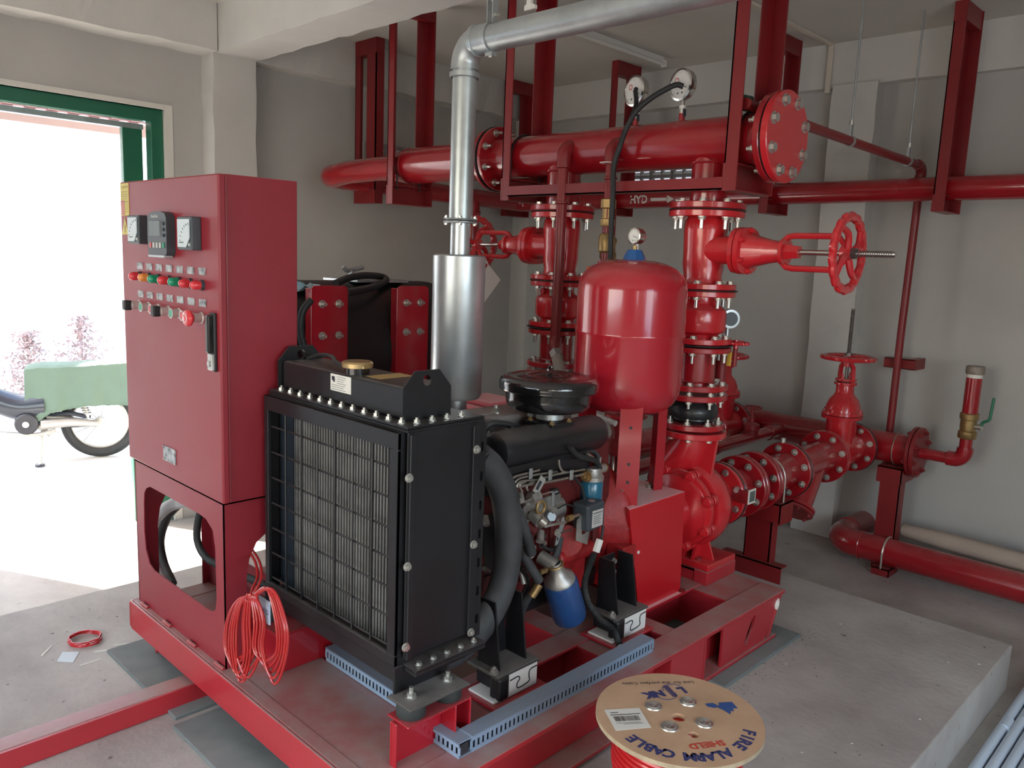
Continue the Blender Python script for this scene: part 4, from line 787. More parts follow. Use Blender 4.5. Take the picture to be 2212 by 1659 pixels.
def gate_valve(rx, sd, lab, wr, rr=.155):                 # vertical run, stem along sd*X
    t = thing('gate_valve', lab, 'valve', (rx, RY, 1.6), None); D = X*sd
    MB().disc((rx, RY, 1.772), Z, rr+.003, .006).build('gasket', BLK, t)
    flange(t, (rx, RY, 1.756), Z, rr, .026, 8, .126, .014, (1, 0), (.035, 0), m=VALVE)
    m = MB().lathe([(.075, 1.745), (.088, 1.73), (.090, 1.69), (.086, 1.60), (.086, 1.55), (.078, 1.50), (.085, 1.475)], (rx, RY, 0), Z, 40).build('valve_body', VALVE, t)
    flange(t, (rx, RY, 1.462), Z, .142, .024, 8, .116, .013, (0, 1), (0, 0), m=VALVE)
    c = V(rx, RY, 1.612)
    m = MB(); n = 24; rings = []
    for d_, ry_, rz in ((.03, .075, .055), (.13, .070, .058), (.155, .068, .066), (.158, .095, .092), (.178, .097, .094)):
        rings.append([c+D*d_+Y*(ry_*math.copysign(abs(math.cos(a))**.75, math.cos(a)))+Z*(rz*math.copysign(abs(math.sin(a))**.75, math.sin(a))) for a in [2*PI*i/n for i in range(n)]])
    for i in range(len(rings)-1): m.add(rings[i]+rings[i+1], [(j, (j+1) % n, n+(j+1) % n, n+j) for j in range(n)], True)
    m.add(rings[-1], [tuple(range(n))]); m.build('bonnet_neck', VALVE, t)
    m = MB(); rings = []
    for d_, ry_, rz in ((.182, .097, .094), (.202, .097, .092), (.206, .075, .070), (.25, .058, .058), (.30, .046, .046), (.345, .040, .040), (.348, .05, .05), (.362, .05, .05)):
        rings.append([c+D*d_+Y*(ry_*math.copysign(abs(math.cos(a))**.75, math.cos(a)))+Z*(rz*math.copysign(abs(math.sin(a))**.75, math.sin(a))) for a in [2*PI*i/n for i in range(n)]])
    for i in range(len(rings)-1): m.add(rings[i]+rings[i+1], [(j, (j+1) % n, n+(j+1) % n, n+j) for j in range(n)], True)
    m.add(rings[0], [tuple(range(n))]); m.add(rings[-1], [tuple(range(n))]); bn = m.build('bonnet', VALVE, t)
    for a in range(6): q = c+D*.203+Y*(.084*math.cos(a*PI/3+.5))+Z*(.080*math.sin(a*PI/3+.5)); bolt(bn, q, D, .011, .012, .006, m=VALVE)
    yk = MB()
    for s_ in (-1, 1): yk.tube([c+D*.34+Z*s_*.035, c+D*.365+Z*s_*.058, c+D*.39+Z*s_*.062, c+D*.56+Z*s_*.062, c+D*.585+Z*s_*.03, c+D*.59], .012, 8)
    yk.cyl(c+D*.575, c+D*.605, .026, n=18); yk.build('yoke', VALVE, t)
    MB().cyl(c+D*.355, c+D*.415, .034, .026, n=6).build('gland', VALVE, t)
    st_ = MB().cyl(c+D*.40, c+D*.58, .0105, n=14); st_.cyl(c+D*.58, c+D*wr, .0105, n=14); st_ = st_.build('stem', SHAFT, t)
    m = MB()
    for k in range(int((wr-.62)/.008)): m.torus(c+D*(.62+.008*k), D, .0105, .0022, 12, 4)
    m.build('stem_thread', DKSTEEL, st_)
    wheel(t, c+D*.60, D, .150, VALVE); MB().cyl(c+D*.612, c+D*.632, .022, n=6).build('wheel_nut', DKSTEEL, t)
    return t
def wheel(t, c, ax, R, mt, spokes=4, th=.017, ph=.4):
    u, v, w_ = frame(ax); c = Vector(c); n = 96; k = 8; vs = []
    for i in range(n):
        a = 2*PI*i/n; rr = R-.006+.009*abs(math.sin(a*9))**.7
        for j in range(k):
            b = 2*PI*j/k; vs.append(c+(u*math.cos(a)+v*math.sin(a))*((R-th)+(rr-R+th)*1.0*(1 if math.cos(b) > 0 else -1)*abs(math.cos(b))**.8)+w_*(th*.85*math.sin(b)))
    m = MB().add(vs, [(i*k+j, ((i+1) % n)*k+j, ((i+1) % n)*k+(j+1) % k, i*k+(j+1) % k) for i in range(n) for j in range(k)], True)
    o = m.build('handwheel', mt, t)
    MB().cyl(c-w_*.022, c+w_*.014, R*.19, R*.16, n=24).build('hub', mt, o)
    for i in range(spokes):
        a = ph+2*PI*i/spokes; d = u*math.cos(a)+v*math.sin(a); e_ = u*math.cos(a+.35)+v*math.sin(a+.35)
        MB().tube([c+d*R*.12, c+d*R*.5+w_*.006, c+e_*(R-th*1.2)], .01, 8, sub=4, rr=[max(.004, R*.095), max(.003, R*.075)]).build('spoke', mt, o)
    return o
gate_valve(RX, 1, 'bright red gate valve on the near riser, handwheel pointing right', .768)
gate_valve(RX2, -1, 'bright red gate valve on the rear riser, handwheel behind the silencer', .66, .152)
def riser(rx, lab, full):
    g = 'check valves on the risers'
    t = thing('check_valve', 'red flanged check valve with swollen body on the '+lab, 'valve', (rx, RY, 1.33), g)
    MB().disc((rx+.004, RY, 1.446), Z, .148, .005).build('gasket', BLK, t)
    flange(t, (rx, RY, 1.432), Z, .142, .024, 8, .116, .013, (1, 0), (.032, 0), m=VALVE)
    MB().lathe([(.078, 1.425), (.076, 1.392), (.080, 1.385), (.108, 1.365), (.112, 1.35), (.112, 1.285), (.106, 1.272), (.085, 1.262), (.082, 1.245)], (rx, RY, 0), Z, 44).build('valve_body', VALVE, t)
    MB().cyl((rx-.02, RY-.07, 1.395), (rx-.02, RY-.10, 1.395), .014, n=12).build('plug', VALVE, t)
    flange(t, (rx, RY, 1.236), Z, .142, .024, 8, .116, .013, (0, 1), (0, 0), m=VALVE)
    s = thing('spool_piece', 'short dark red flanged pipe piece below the check valve of the '+lab, 'pipe', (rx, RY, 1.12), 'spool pieces on the risers')
    MB().poly([(.150*math.cos(a)+(.02 if 2.6 < a < 3.3 else 0), .150*math.sin(a)) for a in [2*PI*i/30 for i in range(30)]], (rx, RY, 1.2185), X, Y, .003).build('gasket', RUB, s)
    flange(s, (rx, RY, 1.200), Z, .142, .022, 8, .116, .013, (1, 0), (.032, 0), m=RED)
    MB().cyl((rx, RY, 1.05), (rx, RY, 1.19), .082, n=40).build('pipe', PIPE, s); MB().torus((rx, RY, 1.062), Z, .083, .004, 30, 5).build('weld_seam', PIPE, s)
    flange(s, (rx, RY, 1.040), Z, .142, .024, 8, .116, .013, (0, 1), (0, 0), m=RED)
    j = thing('rubber_joint', 'black rubber bellows joint between red flanges on the '+lab, 'joint', (rx, RY, .93), 'rubber bellows joints')
    flange(j, (rx, RY, .998), Z, .142, .024, 8, .116, .013, (1, 1), (.02, .02), m=RED)
    MB().lathe([(.08, .985), (.085, .972), (.104, .957), (.110, .935), (.108, .915), (.100, .905), (.101, .900), (.088, .887), (.082, .872)], (rx, RY, 0), Z, 44).build('bellows', mat('matt_black_bellows', (.014, .016, .018), .42, coat=.25, bump=.2, bscale=60), j)
    flange(j, (rx, RY, .872), Z, .140, .024, 8, .112, .013, (0, 1), (0, .014), m=RED)
riser(RX, 'near riser', True); riser(RX2, 'rear riser', False)
flange(hd, (RX2, RY, 1.789), Z, .155, .026, 8, .126, .014, (0, 1), m=RED) if False else None
# rear pump
p2 = thing('electric_pump', 'red electric pump behind the engine, mostly hidden, with pink box', 'pump', (RX2, 2.7, 0))
flange(p2, (RX2, 3.0, .842), Z, .140, .026, 8, .112, .013, (0, 0), m=VALVE, hole=.07)
MB().cyl((RX2, 3.0, .60), (RX2, 3.0, .84), .075, n=28).build('discharge_neck', VALVE, p2)
MB().lathe([(.10, 2.86), (.17, 2.9), (.185, 2.98), (.18, 3.06), (.09, 3.12), (.085, 3.25)], (RX2, 0, PZc), Y, 40).build('volute', VALVE, p2)
m = MB().lathe([(0, 2.12), (.12, 2.13), (.15, 2.16), (.15, 2.62), (.12, 2.66), (.07, 2.70), (.07, 2.88)], (RX2, 0, .56), Y, 36)
for a in range(24): q = 2*PI*a/24; m.bar((RX2+.155*math.cos(q), 2.18, .56+.155*math.sin(q)), (RX2+.155*math.cos(q), 2.60, .56+.155*math.sin(q)), .004, .02, up=(math.cos(q), 0, math.sin(q)))
m.build('motor_body', VALVE, p2)
MB().box(-2.78, -2.42, 2.15, 3.15, TZ, TZ+.05).build('base_frame', SKID, p2, bevel=.006); MB().box(-2.74, -2.46, 2.2, 2.6, TZ+.05, .42).build('motor_foot', VALVE, p2, bevel=.01); MB().box(-2.70, -2.5, 2.93, 3.1, TZ+.05, .40).build('pump_foot', VALVE, p2, bevel=.01)
tb = MB().box(-2.67, -2.43, 2.39, 2.60, .72, .885).build('terminal_box', PINK, p2, bevel=.008)
MB().box(-2.682, -2.418, 2.378, 2.612, .885, .897).build('box_lid', PINK, tb, bevel=.003); MB().box(-2.655, -2.445, 2.405, 2.585, .896, .925).build('box_lid', PINK, tb, bevel=.02)
flange(p2, (RX2, 3.24, PZc), Y, .145, .022, 8, .118, .013, (1, 0), m=VALVE, hole=.07)
# jockey pump
jx, jy = -2.18, 3.03
jp = thing('jockey_pump', 'slim vertical multistage pump with chrome sleeve behind the tank legs', 'pump', (jx, jy, TZ))
MB().lathe([(.08, TZ), (.085, .30), (.06, .33), (.06, .34)], (jx, jy, 0), Z, 28).build('pump_base', DKRED, jp)
MB().cyl((jx, jy, .34), (jx, jy, .66), .055, n=32).build('chrome_sleeve', SHAFT, jp)
for a in range(4): q = PI/4+a*PI/2; MB().cyl((jx+.068*math.cos(q), jy+.068*math.sin(q), .32), (jx+.068*math.cos(q), jy+.068*math.sin(q), .70), .006, n=8).build('tie_rod', GALV, jp)
MB().lathe([(.078, .66), (.08, .70), (.07, .715), (.06, .76), (.075, .80), (.075, .83), (.05, .84)], (jx, jy, 0), Z, 28).build('motor_stool', DKRED, jp, bevel=0)
m = MB().lathe([(.095, .835), (.10, .84), (.10, .85), (.07, .86), (.07, 1.05), (.06, 1.08), (0, 1.09)], (jx, jy, 0), Z, 32).build('motor_body', RED, jp)
for a in range(4): bolt(jp, (jx+.085*math.cos(a*PI/2+.4), jy+.085*math.sin(a*PI/2+.4), .85), Z, .010, .010)
MB().lathe([(.10, 0), (.10, .012), (.04, .012)], (jx, jy, .88), Z, 32).build('motor_flange', PINK, jp)
# small vertical pipes from the header
def vpipe(name, lab, x, y, z0, z1, r, mt, zj, extra=None):
    t = thing(name, lab, 'pipe', (x, y, z0))
    MB().tube([V(x, y, z0), V(x, y, z1-.05)]+[V(x, y+.05, z1-.05)+V(0, -math.cos(a)*.05, math.sin(a)*.05) for a in [PI/2*i/6 for i in range(1, 7)]]+[V(x, RY-.07, z1)], r, 16).build('pipe', mt, t)
    MB().tube([V(x, y, z1-.09), V(x, y, z1-.05)]+[V(x, y+.05, z1-.05)+V(0, -math.cos(a)*.05, math.sin(a)*.05) for a in [PI/2*i/6 for i in range(1, 7)]]+[V(x, y+.07, z1)], r*1.35, 16).build('elbow', mt, t)
    for z in zj: MB().lathe([(r, 0), (r*1.3, .004), (r*1.3, .010), (r, .014)], (x, y, z), Z, 20).build('coupling_ring', mt, t)
    return t
pa = vpipe('sensing_pipe', 'dark red small pipe descending from the header left of the tank', -2.50, 2.87, 1.17, 2.06, .0245, DKRED, (1.96, 1.80))
MB().tube([V(-2.50, 2.87, 1.19), V(-2.50, 2.865, 1.165), V(-2.485, 2.85, 1.14), V(-2.47, 2.84, 1.12)], .026, 14, sub=4).build('lower_elbow', DKRED, pa)
q0 = V(-2.468, 2.838, 1.118); MB().cyl(q0, q0+V(.028, -.014, -.022), .032, n=6).build('hex_nipple', GALV, pa)
tag(MB().tube([V(-2.445, 2.825, 1.10), V(-2.41, 2.80, 1.06), V(-2.385, 2.79, .99), V(-2.375, 2.78, .90), V(-2.37, 2.78, .78), V(-2.37, 2.80, .66)], .026, 16, sub=6).build('braided_hose', MESHB, loc=(-2.4, 2.8, .9)), 'silver braided hose bending down from the small red pipe', 'hose')
pb = vpipe('sensing_pipe', 'small dark red pipe with brass ball valve, beside the black cable', -2.225, 2.87, 1.20, 2.055, .0235, DKRED, (1.90,))
MB().lathe([(.030, 0), (.032, .004), (.032, .03), (.026, .034), (.026, .075), (.034, .08), (.034, .115), (.028, .12)], (-2.228, 2.87, 1.70), Z, 8).build('brass_union', BRASS, pb)
MB().lathe([(.026, 0), (.034, .008), (.036, .04), (.034, .075), (.026, .085)], (-2.228, 2.87, 1.585), Z, 20).build('brass_valve', BRASS, pb)
MB().lathe([(.028, 0), (.030, .02), (.034, .03), (.034, .05)], (-2.228, 2.87, 1.50), Z, 20).build('coupling', RED, pb)
MB().bar((-2.32, 2.855, 1.512), (-2.23, 2.855, 1.515), .012, .022).build('valve_lever', mat('orange_lever', (.45, .12, .03), .5), pb, bevel=.004)
pc_ = tag(MB().cyl((-2.44, 3.16, 1.0), (-2.44, 3.16, 1.80), .030, n=20).build('riser_bypass_pipe', DKRED, loc=(-2.44, 3.16, 1.0)), 'dark red bypass pipe with brass union behind the rear gate valve', 'pipe')
MB().lathe([(.034, 0), (.042, .01), (.042, .03), (.036, .04), (.036, .075), (.042, .085), (.042, .10), (.034, .11)], (-2.44, 3.16, 1.555), Z, 10).build('brass_union', BRASS, pc_)
bp = P(1557, 800, y=3.16)
tag(MB().cyl((bp.x, bp.y, 1.0), (bp.x, bp.y, 1.21), .026, n=18).build('drain_pipe', DKRED, loc=(bp.x, bp.y, 1.1)), 'short red pipe beside the near riser, behind the spool piece', 'pipe')
gc = P(1573, 688, y=3.12)
g = tag(MB().lathe([(0, 0), (.036, 0), (.040, .004), (.040, .030), (0, .032)], gc, V(.75, -.6, 0), 28).build('pressure_gauge', GALV, loc=gc), 'small steel gauge half hidden behind the near check valve', 'gauge')
MB().lathe([(0, .0325), (.030, .0325)], gc, V(.75, -.6, 0), 28).build('glass', PLAST, g); MB().cyl(gc-Z*.08, gc-Z*.035, .010, n=10).build('stem', GALV, g)
wc = P(1590, 741, y=3.10)
wv = thing('needle_valve', 'small red handwheel valve with yellow lever behind the near spool piece', 'valve', wc)
wheel(wv, wc, Z, .055, VALVE, 3, .008); MB().cyl(wc-Z*.10, wc, .010, n=10).build('stem', DKRED, wv)
MB().bar(wc-V(.02, .01, .035), wc-V(.022, .01, .10), .008, .020, up=X).build('yellow_lever', mat('yellow_plastic', (.62, .40, .05), .5), wv, bevel=.003)
# gauges on the header
def gauge(c, n_, R, lab, stem_len, cat='gauge', mark=True):
    c, n_ = Vector(c), Vector(n_).normalized(); t = thing('pressure_gauge', lab, cat, c)
    MB().lathe([(0, -.034), (R*.8, -.034), (R*.98, -.024), (R, -.02), (R, .0), (R*1.06, .002), (R*1.06, .010), (R*.92, .012), (R*.90, .009)], c, n_, 44).build('case', SHAFT, t)
    f = MB().lathe([(0, .0085), (R*.91, .0085)], c, n_, 40).build('dial', mat('white_dial', (.74, .73, .70), .35, coat=.5), t)
    u = n_.cross(Z).normalized()*-1; m = MB()
    for k in range(25):
        a = math.radians(-45+270*k/24); d = u*math.cos(a)+Z*math.sin(a); L_ = .16 if k % 4 == 0 else .08
        m.bar(c+d*R*.86+n_*.0092, c+d*R*(.86-L_)+n_*.0092, R*.016, .0004, up=n_)
    for s_ in (-1, 1): m.lathe([(0, .0095), (R*.07, .0095)], c+u*s_*R*.2-Z*R*.55, n_, 12)
    m.build('scale_marks', INK, t)
    if mark: MB().lathe([(R*.13, .0095), (R*.19, .0095)], c-u*R*.35+Z*R*.28, n_, 20).build('red_ring_mark', REDINK, t)
    MB().bar(c+n_*.0105-u*R*.1, c+n_*.0105+u*R*.55-Z*R*.25, R*.045, .001, up=n_).build('needle', INK, t)
    MB().cyl(c-Z*R-n_*.012, c-Z*(R+.02)-n_*.012, .009, n=12).build('gauge_neck', STEEL, t)
    if stem_len > .03:
        b = c-Z*(R+.02)-n_*.012
        MB().cyl(b, b-Z*.012, .014, n=6).build('hex_nut', WHITE, t); v = MB().cyl(b-Z*.012, b-Z*(stem_len-.03), .011, n=8).build('gauge_cock', ZINC, t); MB().bar(b-Z*.016+u*.012, b-Z*.045+u*.014, .006, .014, up=n_).build('cock_lever', INK, t)
        MB().cyl(b-Z*(stem_len-.03), b-Z*stem_len, .013, n=16).build('socket', PIPE, t)
    return t
gauge((-2.205, 2.985, 2.288), (-.22, -.97, 0), .062, 'round white pressure gauge, the left one on top of the header', .062)
gauge((-1.968, 2.985, 2.288), (-.22, -.97, 0), .062, 'round white pressure gauge, the right one on top of the header', .062)
cg = MB().tube([P(1476, 187, y=2.935), P(1462, 183, y=2.92), P(1440, 192, y=2.90), P(1405, 213, y=2.87), P(1375, 240, y=2.85), P(1352, 280, y=2.845), P(1338, 320, y=2.83), P(1326, 360, y=2.83), P(1324, 420, y=2.82), P(1320, 500, y=2.82), P(1318, 560, y=2.82)], .0115, 10, sub=6).build('gauge_cable', RUB, loc=(-2.1, 2.85, 1.9))
tag(cg, 'thick black cable from the header gauges hanging down behind the tank', 'cable')
MB().tube([P(1374, 192, y=2.95), P(1373, 200, y=2.935), P(1374, 225, y=2.88), P(1362, 258, y=2.855)], .010, 10, sub=5).build('cable_branch', RUB, cg)
MB().torus(P(1313, 352, y=2.86), Z, .034, .0022, 24, 6).build('cable_tie', WHITE, cg)
# ================================================================== PRESSURE TANK
tcx, tcy = -1.845, 2.555
pt = thing('pressure_tank', 'glossy red upright pressure tank on three legs above the guard box', 'tank', (tcx, tcy, GT))
prof = [(0, 1.560), (.03, 1.560), (.08, 1.557), (.12, 1.548), (.16, 1.530), (.19, 1.505), (.205, 1.475), (.210, 1.445), (.210, 1.290), (.2125, 1.284), (.2125, 1.276), (.210, 1.270), (.210, 1.09), (.205, 1.055), (.19, 1.020), (.165, .995), (.13, .978), (.08, .968), (0, .965)]
MB().lathe(prof, (tcx, tcy, 0), Z, 72).build('tank_shell', TANKR, pt)
for k, (dx, dy) in enumerate(((.128, -.131), (.055, .175), (-.175, -.05))):
    d = V(dx, dy, 0).normalized(); p = V(tcx, tcy, 0)+d*.178; tdir = V(-d.y, d.x, 0)
    if k == 0: tdir = V(.80, .60, 0); d = V(.60, -.80, 0); tdir = V(.78, .62, 0)
    m = MB(); a = p-tdir*.040; b = p+tdir*.040
    m.bar(V(a.x, a.y, (GT+1.05)/2)-Z*(1.05-GT)/2+tdir*.04, V(a.x, a.y, 0)+tdir*.04+Z*1.03, .082, .004, up=d)
    m.bar(V(a.x, a.y, GT)-d*.02, V(a.x, a.y, 1.03)-d*.02, .004, .044, up=d); m.bar(V(p.x, p.y, GT+.002)-d*.03-tdir*0, V(p.x, p.y, GT+.002)-d*.03+tdir*.001, .01, .004)
    lg = m.build('leg', TANKR, pt)
    for z in (.94, .80, .73, .67): q = p+d*.0022; MB().cyl(V(q.x, q.y, z), V(q.x, q.y, z)+d*.0012, .006, n=12).build('leg_hole', INK if z > .7 else PINK, lg)
    bolt(pt, (p.x-d.x*.03, p.y-d.y*.03, GT), Z, .012, .012, .006)
MB().lathe([(.045, 1.555), (.040, 1.572), (.027, 1.596), (0, 1.598)], (tcx, tcy, 0), Z, 8).build('valve_cap', BLUEC, pt)
MB().cyl((tcx, tcy, 1.595), (tcx, tcy, 1.612), .009, n=10).build('gauge_stub', BRASS, pt)
gauge((tcx, tcy, 1.648), (-.1, -.99, 0), .030, 'small round gauge on top of the red pressure tank', 0, mark=False)
for k, (px, py) in enumerate(((1278, 893), (1272, 902))):
    tag(MB().tube([P(px, py, y=2.72), P(px+28, py+12, y=2.72), P(px+52, py+22, y=2.72)], .013, 12, sub=4).build('braided_connector', mat('bright_braid', (.75, .74, .70), .4, metal=.4, bump=.6, bscale=240), loc=(-2.05, 2.7, .95)), ('upper' if k == 0 else 'lower')+' white braided pipe connector behind the tank, above the guard box', 'hose', 'braided connectors behind the tank') if k == 0 else None
# ================================================================== EXHAUST
ex = thing('exhaust_silencer', 'tall silver exhaust silencer with horizontal galvanised pipe above it', 'silencer', (-2.232, 2.0, .9))
mx_, my_ = -2.225, 2.0
MB().lathe([(.04, 1.552), (.088, 1.552), (.0965, 1.546), (.0965, 1.035), (.088, 1.022), (.045, 1.018)], (mx_, my_, 0), Z, 48).build('silencer_body', MUFF, ex)
MB().cyl((mx_, my_, .88), (mx_, my_, 1.025), .043, n=28).build('inlet_pipe', MUFF, ex)
MB().cyl((mx_, my_, 1.55), (mx_, my_, 1.665), .036, n=28).build('neck_pipe', MUFF, ex)
flange(ex, (mx_, my_, 1.668), Z, .064, .007, 4, .052, .008, (1, 0), m=GALV); flange(ex, (mx_, my_, 1.678), Z, .062, .006, 4, .052, .008, (0, 1), (0, .004), m=GALV)
MB().cyl((mx_, my_, 1.68), (mx_, my_, 2.20), .0435, n=36).build('riser_pipe', GALV, ex)
ec = V(mx_+.075, my_, 2.21)
MB().tube([V(mx_, my_, 2.195)]+[ec+V(-math.cos(a)*.075, 0, math.sin(a)*.075) for a in [PI/2*i/10 for i in range(11)]]+[V(mx_+.13, my_, 2.285)], .050, 30).build('elbow', GALV, ex)
MB().lathe([(.048, 0), (.054, .002), (.054, .018), (.048, .02)], (mx_, my_, 2.168), Z, 36).build('elbow_rim', GALV, ex); MB().lathe([(.048, 0), (.054, .002), (.054, .014), (.048, .016)], (mx_+.055, my_, 2.285), X, 36).build('elbow_rim', GALV, ex)
MB().cyl((mx_+.10, my_, 2.285), (1.9, my_, 2.285), .0445, n=36).build('horizontal_pipe', GALV, ex)
ch = thing('pipe_clamp', 'galvanised split clamp hanging the exhaust pipe from a rod', 'clamp', (mx_+.135, my_, 2.285))
m = MB()
for dx in (0, .012): m.lathe([(.0455, 0), (.050, 0), (.050, .009), (.0455, .009)], (mx_+.118+dx, my_, 2.285), X, 36)
m.box(mx_+.112, mx_+.146, my_-.012, my_+.012, 2.225, 2.240); m.build('clamp_band', GALV, ch)
MB().box(mx_+.115, mx_+.119, my_-.012, my_+.012, 2.33, 2.42).build('hanger_strap', GALV, ch); MB().box(mx_+.141, mx_+.145, my_-.012, my_+.012, 2.33, 2.42).build('hanger_strap', GALV, ch)
bolt(ch, (mx_+.145, my_, 2.355), X, .009, .01, .008); bolt(ch, (mx_+.13, my_, 2.232), -Z, .010, .012); MB().cyl((mx_+.13, my_, 2.40), (mx_+.13, my_, 2.96), .006, n=10).build('hanger_rod', GALV, ch); MB().cyl((mx_+.13, my_, 2.405), (mx_+.13, my_, 2.425), .014, n=6).build('rod_nut', GALV, ch)
tag(MB().poly([(0, 0), (.05, 0), (.05, .012), (.03, .02), (.03, .06), (.012, .06), (.01, .02), (0, .015)], (-2.05, 2.12, 2.39), X, Z, .012).build('cable_clip', WHITE, loc=(-2.03, 2.12, 2.4)), 'small white plastic clip hanging beside the exhaust pipe clamp', 'clip')
# ================================================================== HANGERS AND LONG PIPES
def angle_bar(m, p0, p1, w_, t, d1, d2):                   # L section: one leg along d1, the other along d2
    p0, p1, d1, d2 = map(Vector, (p0, p1, d1, d2)); L = p1-p0
    for a, b in ((d1*w_, d2*t), (d1*t, d2*w_)):
        vs = [p0, p0+a, p0+a+b, p0+b]; m.add(vs+[v+L for v in vs], [(0, 3, 2, 1), (4, 5, 6, 7), (0, 1, 5, 4), (1, 2, 6, 5), (2, 3, 7, 6), (3, 0, 4, 7)])
def hanger(lab, p, dr, span, zb, zt=ZC, w_=.052, grp=None, ub=0, hc=.10, top=True):
    p, dr = Vector((p[0], p[1], 0)), Vector(dr); sd = Vector((abs(dr.y), abs(dr.x), 0)); t = thing('pipe_hanger', lab, 'pipe hanger', (p.x, p.y, zb), grp)
    m = MB(); angle_bar(m, p+Z*zb, p+Z*zt, w_, .006, sd, dr); m.build('front_upright', DKRED, t)
    e_ = p+dr*span; m = MB(); angle_bar(m, e_+Z*zb, e_+Z*zt, w_*1.1, .006, sd, -dr*1.6); m.box(*(sorted((e_.x, e_.x+sd.x*.006-dr.x*.10))+sorted((e_.y, e_.y+sd.y*.006-dr.y*.08))+[zb, zt])) if False else None
    m.build('rear_upright', DKRED, t)
    m = MB(); f = p+sd*w_*.5
    m.bar(p+sd*.0015-dr*.0015+Z*(zb+hc/2), e_+sd*.0015+dr*.0015+Z*(zb+hc/2), .012, hc+.002); m.bar(p+sd*w_*.5+dr*.004+Z*(zb+hc-.003), e_+sd*w_*.5-dr*.004+Z*(zb+hc-.003), w_, .006); m.bar(p+sd*w_*.5+dr*.004+Z*(zb+.003), e_+sd*w_*.5-dr*.004+Z*(zb+.003), w_, .006)
    m.bar(p+sd*(w_-.003)+dr*.004+Z*(zb+hc/2), e_+sd*(w_-.003)-dr*.004+Z*(zb+hc/2), .006, hc) if w_ > .06 else None
    m.build('bottom_channel', DKRED, t, bevel=.002)
    if top: m = MB(); m.bar(p+sd*w_*.5-dr*.0015+Z*(zt-.05), e_+sd*w_*.5+dr*.0015+Z*(zt-.05), w_+.004, .098); m.build('top_channel', DKRED, t, bevel=.002)
    if ub:
        c, r = ub; c = Vector(c); ax = sd; u = dr
        m = MB(); m.tube([c+u*r-Z*(c.z-zb-hc+.02)]+[c+u*(r*math.cos(a))+Z*(r*math.sin(a)) for a in [PI*i/14 for i in range(15)]]+[c-u*r-Z*(c.z-zb-hc+.02)], .005, 8); m.build('u_bolt', BLK, t)
    return t
HG = 'red pipe hangers'
HH = 1.825
hanger('dark red hanger frame on the thin left end of the header', (-3.825, 2.865), Y, .29, HH, ub=((-3.80, RY, HZ), .082), hc=.105)
hanger('dark red hanger frame right of the silencer pipe, holding the header', (-2.895, 2.865), Y, .29, HH, ub=((-2.865, RY, HZ), .106), hc=.105)
hanger('dark red hanger frame at the right end of the header', (-1.672, 2.865), Y, .29, 1.838, ub=((-1.64, RY, HZ), .106), hc=.105, w_=.057)
t = MB(); angle_bar(t, (-2.85, 2.862, 1.843), (-1.672, 2.862, 1.843), .048, .006, Z, Y)
tag(t.build('tie_angle', DKRED, loc=(-2.2, 2.862, 1.865)), 'long red angle iron tying the two right header hangers together below the header', 'angle iron')
hy = thing('hydrant_pipe', 'long red pipe along the far wall with white stencilled letters', 'pipe', (-2, 4.9, 2.015))
MB().tube([V(-4.72, 3.16, 2.02), V(-4.72, 4.78, 1.990)]+[V(-4.60, 4.78, 1.990)+V(-math.cos(a)*.12, math.sin(a)*.12, 0) for a in [PI/2*i/8 for i in range(1, 9)]]+[V(-2.3, 4.9, 2.012), V(2.0, 4.9, 2.03)], .066, 32).build('pipe_run', PIPE, hy)
MB().cyl((-4.72, 4.36, 0.0), (-4.72, 4.36, 1.98), .060, n=28).build('drop_pipe', PIPE, hy); MB().lathe([(.062, 0), (.068, .01), (.068, .03), (.062, .04)], (-4.72, 4.36, 1.86), Z, 28).build('coupling', PIPE, hy)
def wrap_pipe(x0):                                         # lettering wrapped on the pipe surface, tilted towards the room
    def f(px, py):
        a = -.12+py/.067; return V(x0+px, 4.9-.0700*math.cos(a), 1.999-.0700*math.sin(-a))
    return f
m = text_mb('HYD', .075, (0, 0, 0), X, Z, wrap=wrap_pipe(-3.485), bold=.002)
for pts in ([(-.10, -.010), (.035, -.010), (.035, -.026), (.095, 0), (.035, .026), (.035, .010), (-.10, .010)],):
    f = wrap_pipe(-3.28); m.add([f(*q) for q in pts], [(0, 1, 5, 6), (2, 3, 4), (1, 2, 4, 5)])
m.build('stencil_lettering', mat('white_stencil_paint', (.72, .66, .60), .6), hy)
for px, lab in ((1083, 'hanging beside the room corner'), (1306, 'seen just left of the right gauge'), (1640, 'half hidden behind the blind end plate')):
    x = P(px, 440, y=4.77).x; hanger('dark red wall pipe hanger '+lab, (x, 4.77), Y, .27, 1.885, w_=.055, hc=.09)
hanger('dark red wall pipe hanger at the far right, longest in view', (-1.50, 4.77), Y, .27, 1.885, w_=.060, hc=.09)
hanger('dark red hanger frame against the left wall, behind the header bend', (-4.86, 3.36), X, .24, 1.88, w_=.06, hc=.09)
